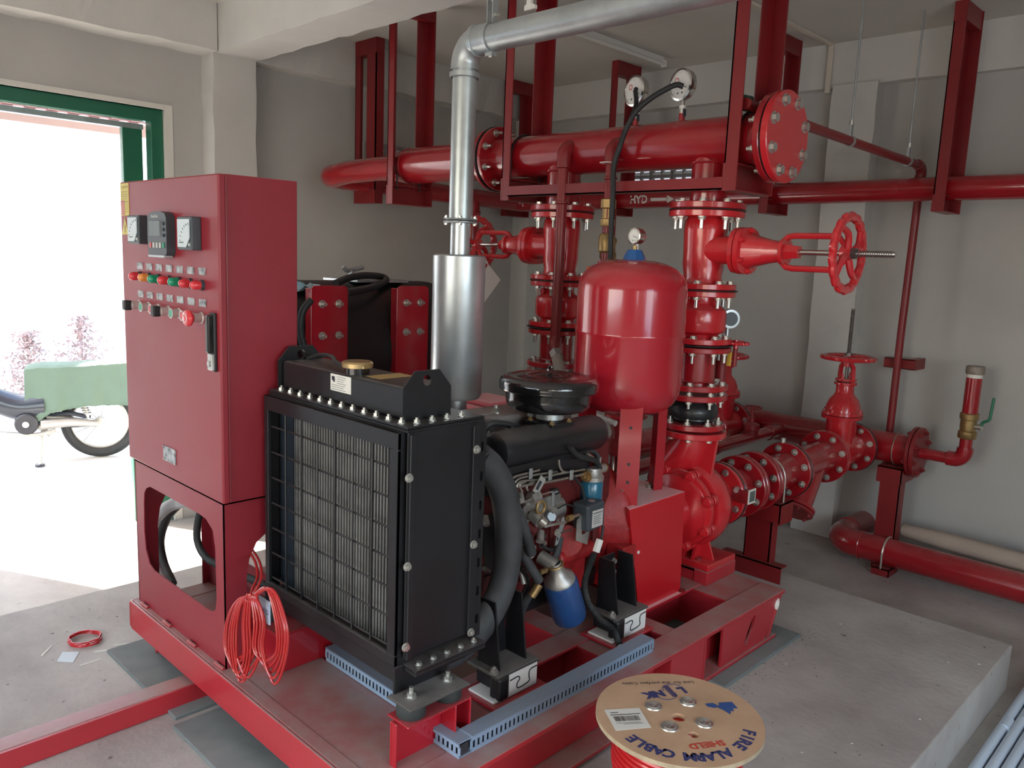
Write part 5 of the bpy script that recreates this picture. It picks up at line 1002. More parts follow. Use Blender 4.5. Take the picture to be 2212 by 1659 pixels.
# sprinkler line, rods
sp = thing('sprinkler_pipe', 'thin red pipe running from the header end to the far wall and down', 'pipe', (-1.66, 5.09, 2.1))
MB().tube([V(-1.62, 2.90, 2.165), V(-1.655, 4.0, 2.165), V(-1.675, 5.02, 2.165)]+[V(-1.68, 5.04, 2.115)+V(0, math.sin(a)*.05, math.cos(a)*.05) for a in [PI/2*i/6 for i in range(1, 7)]]+[V(-1.69, 5.09, 1.2), V(-1.69, 5.09, ZF)], .022, 18).build('pipe_run', DKRED, sp)
MB().tube([V(-1.675, 5.0, 2.165)]+[V(-1.68, 5.04, 2.115)+V(0, math.sin(a)*.05, math.cos(a)*.05) for a in [PI/2*i/6 for i in range(7)]]+[V(-1.69, 5.09, 2.08)], .029, 18).build('elbow', DKRED, sp)
for nm, y, lab in (('near', 3.98, 'nearer the header'), ('far', 4.83, 'nearer the far wall')):
    t = thing('rod_hanger', 'thin threaded rod and clamp on the small pipe, '+lab, 'rod', (-1.655, y, 2.19), 'rods holding the small pipe')
    x = -1.655-.018*(y > 4.5)
    MB().cyl((x, y, 2.26), (x+.0, y, ZC), .0055, n=8).build('rod', GALV, t); MB().lathe([(.023, 0), (.028, 0), (.028, .016), (.023, .016)], (x, y-.008, 2.165), Y, 24).build('clamp_band', GALV, t)
    m = MB(); m.box(x-.007, x+.007, y-.010, y-.007, 2.19, 2.235); m.box(x-.007, x+.007, y+.007, y+.010, 2.19, 2.235); m.box(x-.008, x+.008, y-.010, y+.010, 2.235, 2.239); m.build('yoke', GALV, t)
    bolt(t, (x, y+.010, 2.205), Y, .008, .010, .004); MB().cyl((x, y, 2.239), (x, y, 2.262), .010, n=6).build('rod_nut', ZINC, t)
t = thing('air_vent_valve', 'dark green and red air vent standing above the header end', 'valve', (-1.68, 2.93, 2.13))
vx = P(1594, 210, y=2.93); MB().lathe([(.012, 2.145), (.012, 2.16), (.026, 2.165), (.026, 2.20), (.014, 2.205), (.014, 2.30), (.012, 2.31), (.018, 2.315), (.018, 2.335), (.010, 2.35), (.010, 2.38), (0, 2.385)], (vx.x, vx.y, 0), Z, 16).build('vent_body', GREENV, t)
MB().cyl((vx.x, vx.y, 2.315), (vx.x, vx.y, 2.345), .020, n=8).build('vent_cap', DKRED, t)
MB().cyl((vx.x, vx.y, 2.165+.018), (-1.62, 2.93, 2.168), .030, n=14).build('side_nipple', GREENV, t)
br = thing('pipe_bracket', 'small red channel bracket on the far wall holding the thin pipe', 'bracket', (-1.66, 5.1, 1.0))
m = MB(); m.box(-1.78, -1.60, 5.12, 5.126, .975, 1.035); m.box(-1.78, -1.60, 5.12, 5.19, 1.031, 1.035); m.box(-1.78, -1.60, 5.12, 5.19, .975, .979); m.box(-1.641, -1.598, 5.127, 5.295, .973, 1.037); m.build('channel', DKRED, br)
# ================================================================== SUCTION PIPEWORK
SX, SZ = -1.80, .515
def fl(root, y, nuts, r=.144, t=.022, m=None, br_=.014):
    return flange(root, (SX, y, SZ), Y, r, t, 8, .117, br_, nuts, (.012, .012), m=m or PIPE, hole=.07, ph=PI/8+.06)
s1 = thing('reducer_pipe', 'short red flanged pipe with hanging name tag, next to the pump', 'pipe', (SX, 3.34, SZ))
MB().disc((SX, 3.256, SZ), Y, .147, .005).build('gasket', BLK, s1)
fl(s1, 3.272, (0, 0)); MB().cyl((SX, 3.28, SZ), (SX, 3.43, SZ), .085, n=40).build('pipe', PIPE, s1); fl(s1, 3.440, (1, 0), r=.146)
m = MB(); q = P(1582, 1068, y=3.22); m.box(q.x-.002, q.x+.075, 3.222, 3.226, q.z-.03, q.z+.03); t = m.build('tag_bracket', DKRED, s1)
m = MB().box(q.x+.075, q.x+.079, 3.222, 3.285, q.z-.030, q.z+.036).build('name_tag', LABW, s1); MB().box(q.x+.0791, q.x+.0797, 3.230, 3.277, q.z-.021, q.z+.027).build('tag_face', mat('grey_green_tag', (.10, .13, .12), .4), m)
s2 = thing('eccentric_pipe', 'longer red flanged suction pipe clamped by a bright u-bolt', 'pipe', (SX, 3.75, SZ))
MB().disc((SX, 3.4565, SZ), Y, .140, .009).build('gasket', RUB, s2)
fl(s2, 3.474, (0, 0)); MB().cyl((SX, 3.48, SZ), (SX, 3.60, SZ), .080, n=40).build('pipe', RUB, s2); fl(s2, 3.590, (1, 0)); MB().disc((SX, 3.604, SZ), Y, .142, .005).build('gasket', BLK, s2); fl(s2, 3.620, (0, 0))
MB().cyl((SX, 3.63, SZ), (SX, 3.92, SZ), .092, n=44).build('pipe', PIPE, s2); fl(s2, 3.925, (1, 0)); MB().cyl((SX-.02, 3.925, SZ+.14), (SX-.02, 3.925, SZ+.165), .012, n=6).build('vent_plug', STEEL, s2)
MB().disc((SX, 3.9405, SZ), Y, .147, .008).build('gasket', BLK, s2)
s3 = thing('y_strainer', 'glossy red strainer with a flanged branch angled down', 'strainer', (SX, 4.15, SZ))
fl(s3, 3.956, (0, 0), m=PIPE); MB().lathe([(.12, 3.965), (.095, 3.99), (.092, 4.1), (.090, 4.3), (.090, 4.39)], (SX, 0, SZ), Y, 44).build('strainer_body', PIPE, s3)
bd = V(.30, -.55, -.78).normalized(); b0 = V(SX, 4.24, SZ-.01)
bd = V(.05, -.62, -.78).normalized()
MB().cyl(b0, b0+bd*.27, .085, .080, n=36).build('branch', PIPE, s3); f = MB().disc(b0+bd*.275, bd, .103, .018).build('branch_flange', PIPE, s3); f2 = MB().disc(b0+bd*.296, bd, .100, .018).build('branch_cover', DKRED, s3)
for k in range(6):
    u, v, _ = frame(bd); bolt(f2, b0+bd*.305+u*.082*math.cos(k*PI/3)+v*.082*math.sin(k*PI/3), bd, .010, .010, .004, m=DKRED)
fl(s3, 4.395, (1, 0), r=.146)
s4 = thing('suction_gate_valve', 'bright red upright gate valve with tall stem, before the far wall', 'valve', (SX, 4.6, SZ))
fl(s4, 4.425, (0, 0), m=VALVE); MB().lathe([(.085, 4.43), (.092, 4.48), (.095, 4.60), (.092, 4.72), (.085, 4.78)], (SX, 0, SZ), Y, 36).build('valve_body', VALVE, s4)
fl(s4, 4.790, (1, 0), r=.146, m=PIPE); MB().disc((SX, 4.806, SZ), Y, .149, .008).build('gasket', BLK, s4)
def oval_loft(m, c, prof, n=28, caps=(1, 1)):              # (z, rx, ry) rings
    rs = [[V(c[0]+rx*math.copysign(abs(math.cos(a))**.8, math.cos(a)), c[1]+ry*math.copysign(abs(math.sin(a))**.8, math.sin(a)), z) for a in [2*PI*i/n for i in range(n)]] for z, rx, ry in prof]
    for i in range(len(rs)-1): m.add(rs[i]+rs[i+1], [(j, (j+1) % n, n+(j+1) % n, n+j) for j in range(n)], True)
    if caps[0]: m.add(rs[0], [tuple(range(n))[::-1]])
    if caps[1]: m.add(rs[-1], [tuple(range(n))])
    return m
def upright_bonnet(t, c, zf, s_=1., wl=True, ztop=1.06, zstem=1.34):
    oval_loft(MB(), c, [(SZ+.02, .075*s_, .085*s_), (zf-.02, .078*s_, .088*s_)]).build('bonnet_neck', VALVE, t)
    f = oval_loft(MB(), c, [(zf-.022, .105*s_, .118*s_), (zf-.003, .106*s_, .120*s_)]).build('bonnet_flange', VALVE, t); oval_loft(MB(), c, [(zf+.001, .106*s_, .120*s_), (zf+.018, .103*s_, .116*s_)]).build('bonnet_flange', VALVE, t)
    for k in range(6): a = k*PI/3+.3; bolt(f, (c[0]+.090*s_*math.cos(a), c[1]+.102*s_*math.sin(a), zf+.018), Z, .011, .012, .004, m=VALVE)
    oval_loft(MB(), c, [(zf+.015, .09*s_, .10*s_), (zf+.05, .088*s_, .095*s_), (zf+.085, .075*s_, .08*s_), (zf+.11, .055*s_, .058*s_), (zf+.125, .048*s_, .05*s_), (zf+.17, .046*s_, .048*s_)]).build('bonnet_dome', VALVE, t)
    z0 = zf+.17
    m = MB(); m.disc((c[0], c[1], z0+.008), Z, .062*s_, .016); m.disc((c[0], c[1], z0+.030), Z, .058*s_, .014); m = m.build('gland_flange', VALVE, t)
    for s__ in (-1, 1): bolt(m, (c[0]+.0, c[1]+s__*.05*s_, z0+.036), Z, .008, .012, .02, m=VALVE)
    if wl:
        for s__ in (-1, 1): MB().tube([V(c[0]+s__*.040, c[1]-s__*.018, z0+.01), V(c[0]+s__*.045, c[1]-s__*.02, z0+.05), V(c[0]+s__*.042, c[1]-s__*.019, ztop-.055), V(c[0]+s__*.018, c[1]-s__*.008, ztop-.02)], .014, 4).build('yoke', VALVE, t)
        MB().cyl((c[0], c[1], ztop-.05), (c[0], c[1], ztop-.005), .024, n=16).build('yoke_head', VALVE, t)
        MB().cyl((c[0], c[1], z0), (c[0], c[1], ztop), .009, n=12).build('stem', DKSTEEL, t)
        m = MB().cyl((c[0], c[1], ztop), (c[0], c[1], zstem), .0085, n=12)
        for k in range(int((zstem-ztop-.02)/.008)): m.torus((c[0], c[1], ztop+.02+.008*k), Z, .0095, .0022, 12, 4)
        m.build('stem_thread', DKSTEEL, t)
        wheel(t, (c[0], c[1], ztop), Z, .150, VALVE, ph=.2); MB().cyl((c[0], c[1], ztop+.01), (c[0], c[1], ztop+.028), .020, n=6).build('wheel_nut', DKSTEEL, t)
upright_bonnet(s4, (SX, 4.61), .735)
sh = thing('suction_header', 'dark red horizontal header pipe along the far wall, capped by a blind flange', 'pipe', (-2.2, 4.98, SZ))
MB().cyl((-4.6, 4.98, SZ), (-1.50, 4.98, SZ), .092, n=44).build('header_pipe', PIPE, sh)
MB().cyl((SX, 4.815, SZ), (SX, 4.93, SZ), .085, n=30).build('branch_pipe', PIPE, sh)
flange(sh, (-1.505, 4.98, SZ), X, .148, .020, 8, .120, .014, (1, 0), (.01, .0), m=DKRED, hole=.08, bm_=DKRED); flange(sh, (-1.480, 4.98, SZ), X, .148, .022, 8, .120, .014, (0, 1), (0, .008), m=DKRED, bm_=DKRED)
MB().torus((-1.60, 4.98, SZ), X, .094, .004, 36, 6).build('u_bolt', mat('rusty_u_bolt', (.35, .22, .18), .5, metal=.5), sh)
ds = thing('drain_branch', 'red elbow pipe with brass ball valve and green lever, capped on top', 'pipe', (-1.3, 4.98, SZ))
MB().tube([V(-1.47, 4.98, SZ), V(-1.30, 4.98, SZ)]+[V(-1.30, 4.98, SZ+.06)+V(math.sin(a)*.06, 0, -math.cos(a)*.06) for a in [PI/2*i/6 for i in range(1, 7)]]+[V(-1.24, 4.98, SZ+.13)], .033, 22).build('pipe_run', PIPE, ds)
MB().tube([V(-1.325, 4.98, SZ)]+[V(-1.295, 4.98, SZ+.055)+V(math.sin(a)*.055, 0, -math.cos(a)*.055) for a in [PI/2*i/6 for i in range(7)]]+[V(-1.24, 4.98, SZ+.075)], .043, 22).build('elbow', PIPE, ds)
MB().lathe([(.044, SZ+.13), (.048, SZ+.135), (.048, SZ+.17), (.040, SZ+.175), (.042, SZ+.20), (.042, SZ+.235), (.048, SZ+.24), (.050, SZ+.27), (.046, SZ+.275)], (-1.24, 4.98, 0), Z, 10).build('ball_valve', BRASS, ds)
MB().cyl((-1.24, 4.98, SZ+.27), (-1.24, 4.98, 1.02), .041, n=26).build('stand_pipe', PIPE, ds); MB().cyl((-1.24, 4.98, .99), (-1.24, 4.98, 1.015), .0415, n=26).build('tape_wrap', LABW, ds); MB().lathe([(.045, 1.01), (.048, 1.015), (.048, 1.045), (.044, 1.055), (0, 1.056)], (-1.24, 4.98, 0), Z, 18).build('end_cap', mat('dull_metal_cap', (.32, .27, .23), .6, metal=.4, noise=.3, nscale=30), ds)
MB().cyl((-1.20, 4.97, SZ+.205), (-1.165, 4.96, SZ+.205), .016, n=12).build('valve_stem', ZINC, ds)
MB().tube([V(-1.17, 4.96, SZ+.215), V(-1.165, 4.96, SZ+.235), V(-1.135, 4.95, SZ+.255), V(-1.13, 4.95, SZ+.29), V(-1.125, 4.95, SZ+.38)], .008, 8, sub=5).build('green_lever', mat('green_plastic_grip', (.02, .16, .08), .4), ds)
# second suction line: far gate valve and jockey suction
s5 = thing('far_gate_valve', 'red gate valve on the suction line behind the rubber joint', 'valve', (RX2, 4.7, SZ), None)
MB().cyl((RX2, 4.50, SZ), (RX2, 4.80, SZ), .09, n=30).build('valve_body', VALVE, s5)
flange(s5, (RX2, 4.80, SZ), Y, .146, .022, 8, .118, .013, (1, 0), m=PIPE); flange(s5, (RX2, 4.50, SZ), Y, .146, .022, 8, .118, .013, (1, 0), m=VALVE); MB().disc((RX2, 4.815, SZ), Y, .149, .006).build('gasket', BLK, s5)
upright_bonnet(s5, (RX2, 4.66), .735, wl=True, ztop=.98, zstem=1.2)
MB().cyl((RX2, 4.82, SZ), (RX2, 4.92, SZ), .085, n=30).build('branch_pipe', PIPE, s5); MB().cyl((RX2, 3.26, SZ), (RX2, 4.49, SZ), .085, n=30).build('suction_pipe', PIPE, s5)
js = thing('jockey_suction_pipe', 'thinner red suction pipe running back to the header with tiny wheel valve', 'pipe', (-2.29, 4.2, SZ))
MB().cyl((-2.30, 3.1, SZ), (-2.30, 4.90, SZ), .040, n=26).build('pipe_run', PIPE, js)
for y in (3.45, 4.05, 4.72): MB().lathe([(.040, 0), (.047, .004), (.047, .03), (.040, .034)], (-2.30, y, SZ), Y, 26).build('coupling', PIPE, js)
MB().lathe([(.045, SZ), (.045, SZ+.05), (.050, SZ+.055), (.050, SZ+.085), (.04, SZ+.09), (.018, SZ+.10), (.018, SZ+.13), (.010, SZ+.135), (.010, SZ+.185)], (-2.30, 4.50, 0), Z, 24).build('valve_bonnet', DKRED, js)
wheel(js, (-2.30, 4.50, SZ+.19), Z, .055, DKRED, 3, .007)
# stands
t = thing('pipe_support', 'red I-shaped pipe support with angle feet under the suction line', 'support', (SX+.02, 3.76, 0))
m = MB(); m.box(-1.875, -1.735, 3.70, 3.706, .05, .33); m.box(-1.741, -1.735, 3.70, 3.77, .05, .33); m.box(-1.875, -1.869, 3.70, 3.77, .05, .33); m.build('upright', DKRED, t)
m = MB(); m.box(-1.95, -1.655, 3.685, 3.691, .32, .405) if False else None; m.box(-1.685, -1.679, 3.66, 3.80, .30, .405); m.box(-1.93, -1.679, 3.66, 3.80, .399, .405); m.box(-1.93, -1.679, 3.66, 3.666, .31, .405); m.build('saddle_channel', DKRED, t)
m = MB(); m.box(-1.99, -1.655, 3.675, 3.681, .0, .085); m.box(-1.99, -1.655, 3.675, 3.74, .079, .085); m.build('foot_angle', DKRED, t)
MB().tube([V(SX+.100, 3.73, .40)]+[V(SX+.098*math.cos(a), 3.73, SZ+.098*math.sin(a)) for a in [PI*i/16 for i in range(17)]]+[V(SX-.100, 3.73, .40)], .005, 10).build('u_bolt', mat('bright_u_bolt', (.7, .66, .6), .3, metal=.8), t)
t = thing('header_support', 'two part red channel post carrying the right end of the suction header', 'support', (-1.60, 4.98, ZF))
m = MB(); m.box(-1.65, -1.535, 4.90, 4.906, ZF, .33); m.box(-1.541, -1.535, 4.90, 4.99, ZF, .33); m.build('post', DKRED, t); m = MB(); m.box(-1.66, -1.52, 4.86, 4.866, .325, .42); m.box(-1.66, -1.52, 4.86, 5.08, .414, .42); m.box(-1.526, -1.52, 4.86, 5.08, .33, .42); m.build('saddle_channel', DKRED, t)
# low pipe at the far wall
lp_ = thing('low_pipe', 'dull dark red pipe lying low along the foot of the far wall', 'pipe', (-1.0, 4.85, -.08))
MB().tube([V(-1.86, 5.30, -.085), V(-1.86, 5.02, -.085)]+[V(-1.74, 5.0, -.085)+V(-math.cos(a)*.12, -math.sin(a)*.14, 0) for a in [PI/2*i/10 for i in range(1, 11)]]+[V(1.9, 4.86, -.085)], .082, 32).build('pipe_run', PIPE, lp_)
MB().torus((-1.70, 4.86, -.085), X, .082, .006, 30, 6).build('weld_seam', PIPE, lp_); MB().torus((-1.86, 5.06, -.085), Y, .082, .006, 30, 6).build('weld_seam', PIPE, lp_)
t = thing('low_pipe_support', 'small red channel foot with u-bolt under the low pipe', 'support', (-1.55, 4.84, ZF))
m = MB(); m.box(-1.60, -1.50, 4.77, 4.92, ZF+.038, ZF+.044); m.box(-1.60, -1.50, 4.77, 4.775, ZF, ZF+.044); m.box(-1.505, -1.50, 4.77, 4.92, ZF, ZF+.044); m.build('channel', DKRED, t)
MB().tube([V(-1.55, 4.775, -.17)]+[V(-1.55, 4.86-.088*math.cos(a), -.085+.088*math.sin(a)) for a in [PI*i/14 for i in range(15)]], .006, 8).build('u_bolt', MATS['bright_u_bolt'], t)
tag(MB().lathe([(.030, 0), (.034, 0), (.040, .02), (.050, .25), (.050, 2.6)], (-1.53, 5.03, .02), (1, -.045, -.012), 28).build('cardboard_tube', CARD, loc=(-1.5, 5.03, .02)), 'long brown cardboard roll lying behind the low red pipe', 'tube')
# ================================================================== CEILING
fx = thing('fluorescent_light', 'white fluorescent batten lamp on the ceiling behind the pipes', 'light', (-3.40, 4.38, ZC))
MB().box(-3.425, -3.375, 3.88, 4.88, 2.925, ZC).build('batten', WHITE, fx, bevel=.004); MB().cyl((-3.36, 3.90, 2.905), (-3.36, 4.86, 2.905), .013, n=16).build('tube', mat('unlit_tube', (.78, .76, .72), .3), fx)
for y in (3.885, 4.865): MB().box(-3.385, -3.345, y-.008, y+.008, 2.888, 2.93).build('lamp_holder', WHITE, fx, bevel=.002)
t = thing('cable_trunking', 'thin cream cable trunking across the ceiling and down the far wall', 'trunking', (-2.34, 4.5, ZC))
MB().box(-2.355, -2.325, 2.62, 5.205, 2.945, ZC).build('ceiling_run', mat('cream_trunking', (.66, .60, .50), .6), t, bevel=.002); MB().box(-2.355, -2.322, 5.192, 5.207, 2.66, ZC).build('wall_drop', MATS['cream_trunking'], t, bevel=.002)
# ================================================================== FUEL TANK BEHIND
ft = thing('fuel_tank', 'big black cylindrical fuel tank behind the radiator', 'tank', (-3.52, 2.35, 0))
MB().lathe([(0, -.62), (.14, -.617), (.22, -.605), (.29, -.58), (.325, -.55), (.342, -.51), (.345, -.47), (.345, .47), (.342, .51), (.325, .55), (.29, .58), (.22, .605), (.14, .617), (0, .62)], (-3.44, 2.33, 1.058), Y, 64).build('tank_shell', mat('black_tank_paint', (.010, .010, .011), .42, coat=.1), ft)
MB().box(-3.60, -3.30, 2.30, 2.62, 1.398, 1.412, None).build('tank_top_plate', GALV, ft, bevel=.003)
MB().cyl((-3.42, 2.42, 1.35), (-3.42, 2.42, 1.43), .018, n=14).build('tank_fitting', BRASS, ft); MB().cyl((-3.42, 2.35, 1.35), (-3.42, 2.35, 1.45), .014, n=14).build('tank_fitting', GALV, ft)
MB().tube([V(-3.42, 2.30, 1.47), V(-3.42, 2.33, 1.452), V(-3.42, 2.42, 1.47)], .012, 8, sub=3).build('tap_lever', GALV, ft)
MB().tube([P(725, 612, x=-3.2), P(755, 600, x=-3.25), P(790, 595, x=-3.3), P(825, 598, x=-3.35), P(834, 606, x=-3.3), P(815, 617, x=-3.2), P(785, 625, x=-3.15), P(750, 631, x=-3.12)], .017, 12, sub=6).build('filler_hose', RUB, ft)
MB().tube([P(672, 648, x=-3.05), P(655, 670, x=-3.05), P(648, 705, x=-3.05), P(655, 745, x=-3.03), P(668, 775, x=-3.02)], .016, 12, sub=6).build('drain_hose', RUB, ft)
for y0, y1, lab in ((1.90, 2.085, 'left red bent plate post with four bolts holding the black tank'), (2.365, 2.555, 'right red bent plate post with four bolts holding the black tank')):
    t = thing('tank_post', lab, 'post', (-3.08, (y0+y1)/2, 0)); zt = 1.395
    m = MB(); m.poly(rrect(y0, y1, 0, zt, .022, 5), (-3.066, 0, 0), Y, Z, .006); m.box(-3.11, -3.062, y0-.002, y0+.005, 0, zt-.012); m.box(-3.11, -3.062, y1-.006, y1, 0, zt-.02); m.build('plate', TANKR, t, bevel=.003)
    for dy in (.04, .125):
        for z in (1.315, 1.175): bolt(t, (-3.060, y0+dy+.012, z), X, .014, .014, .018)
bag = MB(); rnd = random.Random(3); n = 9; vs = []
for i in range(n):
    for j in range(n): vs.append((-3.30+.16*i/(n-1)-.08, 1.78+.30*j/(n-1), 1.375+.022*math.sin(i*1.9+j*2.3)+rnd.uniform(0, .016)-.04*((i/(n-1)-.5)**2+(j/(n-1)-.5)**2)))
bag.add(vs, [(i*n+j, i*n+j+1, (i+1)*n+j+1, (i+1)*n+j) for i in range(n-1) for j in range(n-1)])
tag(bag.build('plastic_bag', mat('blue_clear_plastic', (.20, .50, .66), .2, coat=.5, noise=.9, nscale=14, col2=(.7, .74, .74)), loc=(-3.3, 1.9, 1.38)), 'crumpled blue and clear plastic bag lying on the black tank', 'bag')
tag(MB().poly([(0, 0), (.09, .13), (.02, .21), (0, .25)], P(1045, 655, x=-3.2), Vector((.5, .86, 0)), Z, .003).build('metal_sheet', mat('glare_white_sheet', (.88, .88, .88), .5), loc=(-3.2, 3.0, 1.2)), 'pale pointed sheet sticking out behind the silencer', 'sheet')  # white base colour stands in for light reflected off the foil
# ================================================================== CABLE SPOOL
cs = thing('cable_spool', 'plywood cable spool with blue lettering and red cable, on the floor', 'cable spool', (-1.0, 1.705, 0))
sc = V(-1.0005, 1.7045, 0); SR, ZT = .2135, .40
h0 = P(1466, 1549, z=ZT); h1 = P(1499, 1587, z=ZT)
for zz, nm in ((ZT-.013, 'top_disc'), (.0005, 'bottom_disc')):
    ring = [(SR*math.cos(2*PI*i/72), SR*math.sin(2*PI*i/72)) for i in range(72)]
    hl = [circ(h0.x-sc.x, h0.y-sc.y, .0185, 20), circ(h1.x-sc.x, h1.y-sc.y, .013, 16)] if zz > .1 else [circ(0, 0, .018, 16)]
    MB().poly(ring, (sc.x, sc.y, zz), X, Y, .0125, hl).build(nm, PLY, cs)
MB().lathe([(SR+.0006, ZT-.0125), (SR+.0006, ZT-.001)], (sc.x, sc.y, 0), Z, 72).build('disc_edge', PLYE, cs)
MB().lathe([(.018, ZT-.013), (.03, ZT-.03), (.06, ZT-.05), (.06, .02)], (sc.x, sc.y, 0), Z, 24).build('core', PLYE, cs)
m = MB(); 
for k in range(28):
    m.torus((sc.x, sc.y, .024+.0128*k), Z, .158+.004*math.sin(k*.7), .0066, 56, 8)
m.build('cable_winding', CABLE, cs)
MB().cyl((sc.x, sc.y, .013), (sc.x, sc.y, ZT-.014), .156, n=40).build('cable_winding', CABLE, cs)
MB().tube([V(h1.x, h1.y, ZT-.05), V(h1.x-.004, h1.y, ZT-.012), V(h1.x-.012, h1.y-.004, ZT-.006)], .005, 8).build('cable_end', CABLE, cs)
for px, py in ((1411, 1525), (1486, 1516), (1521, 1562), (1446, 1570)):
    q = P(px, py, z=ZT); w_ = MB().lathe([(.0, .0005), (.006, .0005), (.010, .0035), (.014, .004), (.018, .0008), (.0225, .0025), (.0235, -.0005)], (q.x, q.y, ZT), Z, 28).build('washer', ZINC, cs); MB().cyl((q.x, q.y, ZT), (q.x, q.y, ZT+.004), .0045, n=6).build('bolt', STEEL, w_)
ST = ZT-.0004
def srt(pa, pb, z=ST):
    a, b = P(*pa, z=z), P(*pb, z=z); return a, b, (b-a).normalized()
a, b, u = srt((1477, 1490), (1390, 1503)); vv = Z.cross(u)           # LINK, read from the far side
text_mb('L', .040, a+(b-a)*.05, u, vv, bold=.0028).build('lettering', NAVY, cs)
text_mb('NK', .040, a+(b-a)*.74, u, vv, bold=.0028).build('lettering', NAVY, cs)
m = MB(); c = a+(b-a)*.33
for k in range(4): q = c+u*(.0042*(k-1.5)); m.bar(q-vv*.030+Z*.0008, q+vv*.026+Z*.0008, .0024, .0006)
def loop(cx, cy, rx, ry, a0, a1): return [c+u*(cx+rx*math.cos(a0+(a1-a0)*i/20))+vv*(cy+ry*math.sin(a0+(a1-a0)*i/20))+Z*.0009 for i in range(21)]
m.tube(loop(-.012, -.012, .028, .022, 0.2, -2.9), .0008, 5); m.tube(loop(.020, .014, .028, .022, 3.3, .1), .0008, 5); m.build('logo_lines', NAVY, cs)
a, b, u2 = srt((1493, 1474), (1350, 1477)); text_mb('Link for the perfect Cable', .0195, (a+b)/2, u2, Z.cross(u2)).build('lettering', INK, cs)
q = P(1560, 1527, z=ST+.0008); u3_ = P(1530, 1519, z=ST)-P(1590, 1515, z=ST); u3_.normalize(); v3_ = Z.cross(u3_)
m = MB(); m.add([q+u3_*x+v3_*y for x, y in [(a_*1.15, b_*1.15) for a_, b_ in ((.034, -.018), (.034, -.006), (.020, .002), (.012, .000), (.004, .010), (-.006, .032), (-.012, .018), (-.020, .020), (-.022, .008), (-.034, .010), (-.032, -.018), (.0, -.018), (.006, -.004), (.014, -.018))]], [(0, 1, 2, 3, 13), (13, 3, 4, 12), (12, 4, 5, 11), (11, 5, 6, 10), (10, 6, 7, 8, 9)])
m.build('ragged_logo', mat('blue_stencil_ink', (.03, .08, .26), .7), cs)
# arc text: letters' tops point outwards, running clockwise seen from above
def arc_text(body, R_, a_start, a_end, size, mt, bold=.0012):
    n_ = len(body)
    for i, chh in enumerate(body):
        if chh == ' ': continue
        a_ = a_start+(a_end-a_start)*i/(n_-1); d = V(math.cos(a_), math.sin(a_), 0); text_mb(chh, size, sc+d*R_+Z*ST, Z.cross(d)*-1, d, bold=bold).build('lettering', mt, cs)
def ang(px, py): q_ = P(px, py, z=ZT)-sc; return math.atan2(q_.y, q_.x), math.hypot(q_.x, q_.y)
a0, r0 = ang(1618, 1582); a1, r1 = ang(1368, 1595)
while a1 > a0: a1 -= 2*PI
arc_text('FIRE ALARM CABLE', (r0+r1)/2, a0, a1, .043, NAVY, .0018)
a, b, u = srt((1571, 1603), (1482, 1614)); text_mb('SHIELD', .030, (a+b)/2, u, Z.cross(u), bold=.001).build('lettering', REDINK, cs)
cs_l = [P(x, y, z=ZT+.0006) for x, y in ((1305, 1533), (1381, 1529), (1407, 1571), (1330, 1578))]
m = MB().add(cs_l+[q-Z*.0006 for q in cs_l], [(0, 3, 2, 1), (0, 1, 5, 4), (1, 2, 6, 5), (2, 3, 7, 6), (3, 0, 4, 7)]); lb_ = m.build('paper_label', LABW, cs)
o_, lu, lv = cs_l[0], cs_l[1]-cs_l[0], cs_l[3]-cs_l[0]; m = MB()
def lrect(x0, x1, y0, y1): m.add([o_+lu*x+lv*y+Z*.0005 for x, y in ((x0, y0), (x0, y1), (x1, y1), (x1, y0))], [(0, 1, 2, 3)])
rnd = random.Random(5); x = .14
while x < .82: w_ = rnd.choice((.006, .012, .02)); lrect(x, x+w_, .36, .60); x += w_+rnd.choice((.008, .014))
lrect(.08, .92, .27, .30); lrect(.12, .34, .16, .19); lrect(.12, .8, .67, .685); lrect(.3, .85, .73, .745); m.build('barcode', INK, lb_)
text_mb('LINK', .008, o_+lu*.82+lv*.86, lu*-1, lv*-1).build('label_lettering', INK, lb_)
# ================================================================== SMALL THINGS ON THE FLOOR
t = thing('wire_ring', 'small red wire ring lying on the floor left of the skid', 'wire coil', P(183, 1382, z=0))
c = P(183, 1382, z=.005)
for k in range(5): MB().tube([c+V((.062+.008*math.sin(k))*math.cos(a_)+random.uniform(-.004, .004), (.055+.006*k % 3*.01)*math.sin(a_)+random.uniform(-.004, .004), .003*k) for a_ in [2*PI*i/22 for i in range(23)]], .003, 6).build('wire_turn', CABLE, t)
def card(pts, name, lab, cat, mt, h=.0012, z=0):
    q = [P(x, y, z=z+.0005) for x, y in pts]; n_ = len(q); tag(MB().add(q+[p+Z*h for p in q], [tuple(range(n_)), tuple(range(n_, 2*n_))[::-1]]+[(i, n_+i, n_+(i+1) % n_, (i+1) % n_) for i in range(n_)]).build(name, mt, loc=q[0]), lab, cat)
card([(135, 1409), (172, 1408), (158, 1431), (123, 1429)], 'backing_paper', 'pale blue square scrap of paper on the floor at left', 'paper', mat('pale_blue_paper', (.60, .68, .72), .5))
STR = mat('pale_strip', (.66, .66, .58), .5)
card([(203, 1407), (280, 1396), (322, 1384), (322, 1386), (281, 1399), (204, 1410)], 'plastic_strip', 'long pale plastic strip pointing at the skid front', 'strip', STR)
card([(244, 1393), (330, 1384), (330, 1386), (245, 1395)], 'plastic_strip', 'pale strip lying along the far edge of the left rubber mat', 'strip', STR)
card([(172, 1437), (217, 1423), (218, 1425), (173, 1439)], 'plastic_strip', 'short pale strip right of the blue paper scrap', 'strip', STR)
card([(88, 1416), (112, 1393), (114, 1394), (92, 1418)], 'plastic_strip', 'short pale strip left of the blue paper scrap', 'strip', STR)
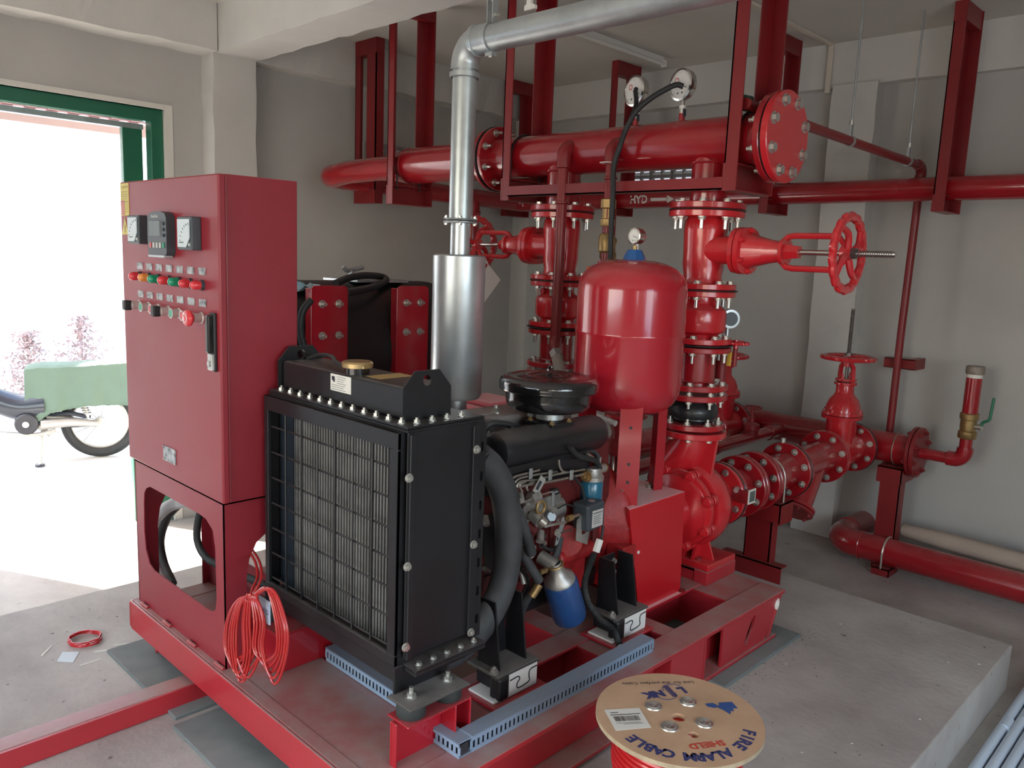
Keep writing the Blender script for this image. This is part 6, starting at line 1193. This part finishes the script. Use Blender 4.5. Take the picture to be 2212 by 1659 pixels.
deb = MB(); rnd = random.Random(11)
def chip(x, y, z, s_):
    a_ = rnd.uniform(0, PI); d = V(math.cos(a_), math.sin(a_), 0)*s_; e_ = V(-d.y, d.x, 0)*rnd.uniform(.3, .9); c_ = V(x, y, z+.0008)
    deb.add([c_+d, c_+e_, c_-d*.8, c_-e_, c_+V(0, 0, s_*.35)], [(0, 1, 4), (1, 2, 4), (2, 3, 4), (3, 0, 4)])
for k in range(330): x, y = rnd.uniform(-3.6, -.7), rnd.uniform(.3, 3.8); chip(x, y, 0, rnd.choice((.002, .003, .003, .005, .007)))
for k in range(160): x = rnd.gauss(-1.30, .035); y = rnd.uniform(2.5, 3.3); chip(x, y, 0, rnd.uniform(.0015, .004))
for k in range(80): x, y = rnd.uniform(-2.0, .5), rnd.uniform(3.9, 4.8); chip(x, y, ZF, rnd.uniform(.003, .006))
deb.build('floor_debris', mat('dark_grit', (.10, .09, .085), .9), kind='stuff', loc=(-1.5, 2, 0))
deb = MB()
for k in range(110): x, y = rnd.uniform(-3.6, -.7), rnd.uniform(.4, 3.8); chip(x, y, 0, rnd.choice((.003, .004, .007)))
deb.build('white_chips', mat('white_chips', (.72, .70, .66), .8), kind='stuff', loc=(-1.5, 2, 0))
# white conduits at the lower right
for k in range(5):
    x = -.60+.042*k; yy = 1.6+.12*k
    t = MB(); t.cyl((x, yy, ZF+.02), (x-.01, 4.35-.1*k, ZF+.02), .019, n=20); o = tag(t.build('white_conduit', CONDUIT, loc=(x, 3, ZF+.02)), 'white plastic conduit on the floor beside the plinth, %s from the plinth edge' % ('nearest', 'second', 'third', 'fourth', 'farthest')[k], 'conduit', 'white conduits beside the plinth')
    MB().cyl((x, 3.45+.12*k, ZF+.02), (x-.0005, 3.53+.12*k, ZF+.02), .0215, n=20).build('socket_end', CONDUIT, o)
# ================================================================== MOTORBIKE OUTSIDE
gz = -.25
bk = thing('motorbike', 'dark motorbike parked in the sunny yard outside the doorway', 'motorbike', (-7.3, 1.9, gz))
fdir = V(-.47, -.88, 0).normalized(); side = V(-fdir.y, fdir.x, 0)      # side: to the bike's left
if side.dot(V(.7, -.7, 0)) < 0: side = -side
rc = V(-7.07, 2.36, gz+.30)
def B(f_, s_, z): return rc+fdir*f_+side*s_+Z*(z-.30)
DG = mat('dark_bike_plastic', (.03, .035, .045), .25, coat=.4); CR = mat('bike_alloy', (.50, .48, .44), .4, metal=.6)
for f_, nm in ((0, 'rear_wheel'), (1.24, 'front_wheel')):
    wq = MB().torus(B(f_, 0, .30), side, .262, .038, 44, 12).build(nm, RUB, bk); MB().torus(B(f_, 0, .30), side, .215, .012, 44, 8).build('rim', CR, wq); MB().cyl(B(f_, -.05, .30), B(f_, .05, .30), .045, n=20).build('hub', CR, wq)
    for k in range(14): a_ = k*PI/7; d = fdir*math.cos(a_)+Z*math.sin(a_); MB().cyl(B(f_, 0, .30)+d*.04, B(f_, 0, .30)+d*.212, .003, n=5).build('spoke', CR, wq)
MB().tube([B(.0, .12, .31), B(.20, .14, .33), B(.40, .16, .32)], .034, 10, sub=4, rr=[.028, .045]).build('swing_arm', CR, bk)
MB().tube([B(.05, .11, .36), B(.22, .12, .40), B(.42, .10, .36), B(.25, .11, .30), B(.05, .11, .30)], .018, 8, sub=4).build('chain_cover', DG, bk)
MB().tube([B(.06, .12, .34), B(.13, .11, .58)], .014, 8).build('shock_absorber', CR, bk)
m = MB()
for k in range(8): m.torus(B(.075+.007*k, .118, .40+.020*k), Z, .028, .005, 16, 6)
m.build('shock_spring', CR, bk)
m = MB(); m.cyl(B(.50, -.12, .37), B(.50, .13, .37), .10, n=24); m.cyl(B(.50, .12, .33), B(.50, .20, .33), .085, n=24); m.build('engine_case', mat('engine_dark', (.05, .05, .055), .4, metal=.4), bk, bevel=.01); MB().cyl(B(.50, .20, .33), B(.50, .212, .33), .025, n=16).build('case_boss', CR, bk)
MB().tube([B(.30, .16, .27), B(.45, .18, .24), B(.75, .16, .26)], .018, 8, sub=4).build('foot_rest_bar', CR, bk); MB().tube([B(.35, .10, .22), B(.40, .13, .28), B(.46, .12, .36), B(.30, .11, .36), B(.10, .1, .33)], .022, 8, sub=4).build('frame_plate', CR, bk)
MB().tube([B(.40, .14, .26), B(.40, .22, .12), B(.40, .27, .01)], .013, 8).build('side_stand', CR, bk); MB().disc(B(.40, .27, .012), Z, .035, .02).build('stand_foot', DG, bk)
m = MB(); m.tube([B(.38, .06, .46), B(.60, .08, .46), B(.85, .08, .60), B(1.05, .04, .86)], .05, 12, sub=5, rr=[.13, .06]); m.build('leg_shield', DG, bk)
MB().tube([B(-.30, 0, .66), B(-.10, .0, .66), B(.2, 0, .62), B(.45, 0, .56)], .07, 12, sub=4, rr=[.05, .10]).build('tail_body', DG, bk)
MB().tube([B(1.24, 0, .30), B(1.12, 0, .66), B(1.05, 0, .92)], .026, 10).build('front_fork', CR, bk)
MB().tube([B(1.0, .32, 1.02), B(1.03, .2, 1.0), B(1.05, 0, .96), B(1.03, -.2, 1.0), B(1.0, -.32, 1.02)], .014, 10, sub=4).build('handlebar', DG, bk)
hb = MB().cyl(B(.99, .26, 1.02), B(.93, .36, 1.0), .020, n=14).build('grip', mat('blue_grip', (.05, .15, .4), .4), bk)
MB().tube([B(1.02, .20, 1.02), B(1.04, .24, 1.12), B(1.02, .28, 1.19)], .006, 8, sub=4).build('mirror_stalk', DG, bk)
oval_loft(MB(), B(1.02, .30, 0)[:2], [(B(0, 0, 1.16).z, .02, .02), (B(0, 0, 1.18).z, .07, .05), (B(0, 0, 1.24).z, .075, .05), (B(0, 0, 1.27).z, .03, .03)]).build('mirror', DG, bk)
# tarpaulin draped over the seat
nu, nv = 40, 30; vs = []; rnd = random.Random(9)
for i in range(nu+1):
    f_ = -.42+.93*i/nu
    ztop = .80-.02*math.sin(f_*4)-.10*max(0, f_-.42)*2
    lowl = .47-.16*max(0, (f_-.05))*1.2-.06*max(0, 1-abs(f_-.43)*9)+.10*max(0, f_-.44)*8
    for j in range(nv+1):
        v = -1+2*j/nv; av = abs(v); sg = 1 if v > 0 else -1
        if av < .32: s_, z = v/.32*.13, ztop+.02*math.cos(v/.32*PI/2)
        else: k = (av-.32)/.68; s_ = sg*(.13+.05*k+.014*math.sin(f_*22+sg)*k+.008*math.sin(f_*47+1)*k); z = ztop+.0-(ztop-lowl)*k
        vs.append(B(f_, s_+rnd.uniform(-.002, .002), z+rnd.uniform(-.003, .003)))
m = MB().add(vs, [(i*(nv+1)+j, i*(nv+1)+j+1, (i+1)*(nv+1)+j+1, (i+1)*(nv+1)+j) for i in range(nu) for j in range(nv)], True)
o = tag(m.build('tarpaulin', TARP, loc=rc), 'green cloth cover draped over the motorbike seat', 'cover'); so_ = o.modifiers.new('thick', 'SOLIDIFY'); so_.thickness = .004
# dry shrubs in front of the yard wall
SHR = mat('dry_shrub', (.50, .36, .34), .9, noise=.3, nscale=3); SHG = mat('pale_shrub', (.46, .48, .38), .9, noise=.3, nscale=3)
for k, (y, x, h_, mt_) in enumerate(((1.2, -10.2, .95, SHG), (1.9, -10.4, .85, SHG), (2.7, -10.3, .75, SHR), (3.3, -10.4, .9, SHR), (.4, -10.3, .9, SHG))):
    t = thing('dry_shrub', 'pale dry shrub by the yard wall, %s from the left' % ('second', 'third', 'fourth', 'rightmost, fifth', 'first')[k], 'shrub', (x, y, gz)); m = MB(); rnd = random.Random(k)
    for q in range(900):
        a_, r_, z_ = rnd.uniform(0, 2*PI), rnd.uniform(.02, .42)*rnd.random()**.3, rnd.uniform(.05, h_); r_ *= math.sin(min(1, z_/h_+.15)*PI)**.5 if z_ < h_*.84 else .4
        c_ = V(x+r_*math.cos(a_), y+r_*math.sin(a_), gz+z_); d = V(rnd.uniform(-1, 1), rnd.uniform(-1, 1), rnd.uniform(-.3, 1)).normalized()*rnd.uniform(.015, .045); e_ = d.cross(V(rnd.uniform(-1, 1), rnd.uniform(-1, 1), rnd.uniform(-1, 1))).normalized()*.012
        m.add([c_-d, c_+e_, c_+d, c_-e_], [(0, 1, 2, 3)])
    m.build('leaves', mt_, t, kind='stuff'); MB().cyl((x, y, gz), (x, y, gz+h_*.6), .012, n=6).build('stem', SHR, t)
tag(MB().tube([V(-10.885, 5.55, 2.90), V(-10.84, 5.52, 2.98), V(-10.84, 5.62, 2.92), V(-10.885, 5.60, 2.72)], .05, 8, sub=4).build('wall_bracket', mat('old_bracket', (.35, .33, .3), .7), loc=(-10.88, 5.5, 2.9)), 'small broken bracket high on the bright yard wall', 'bracket')
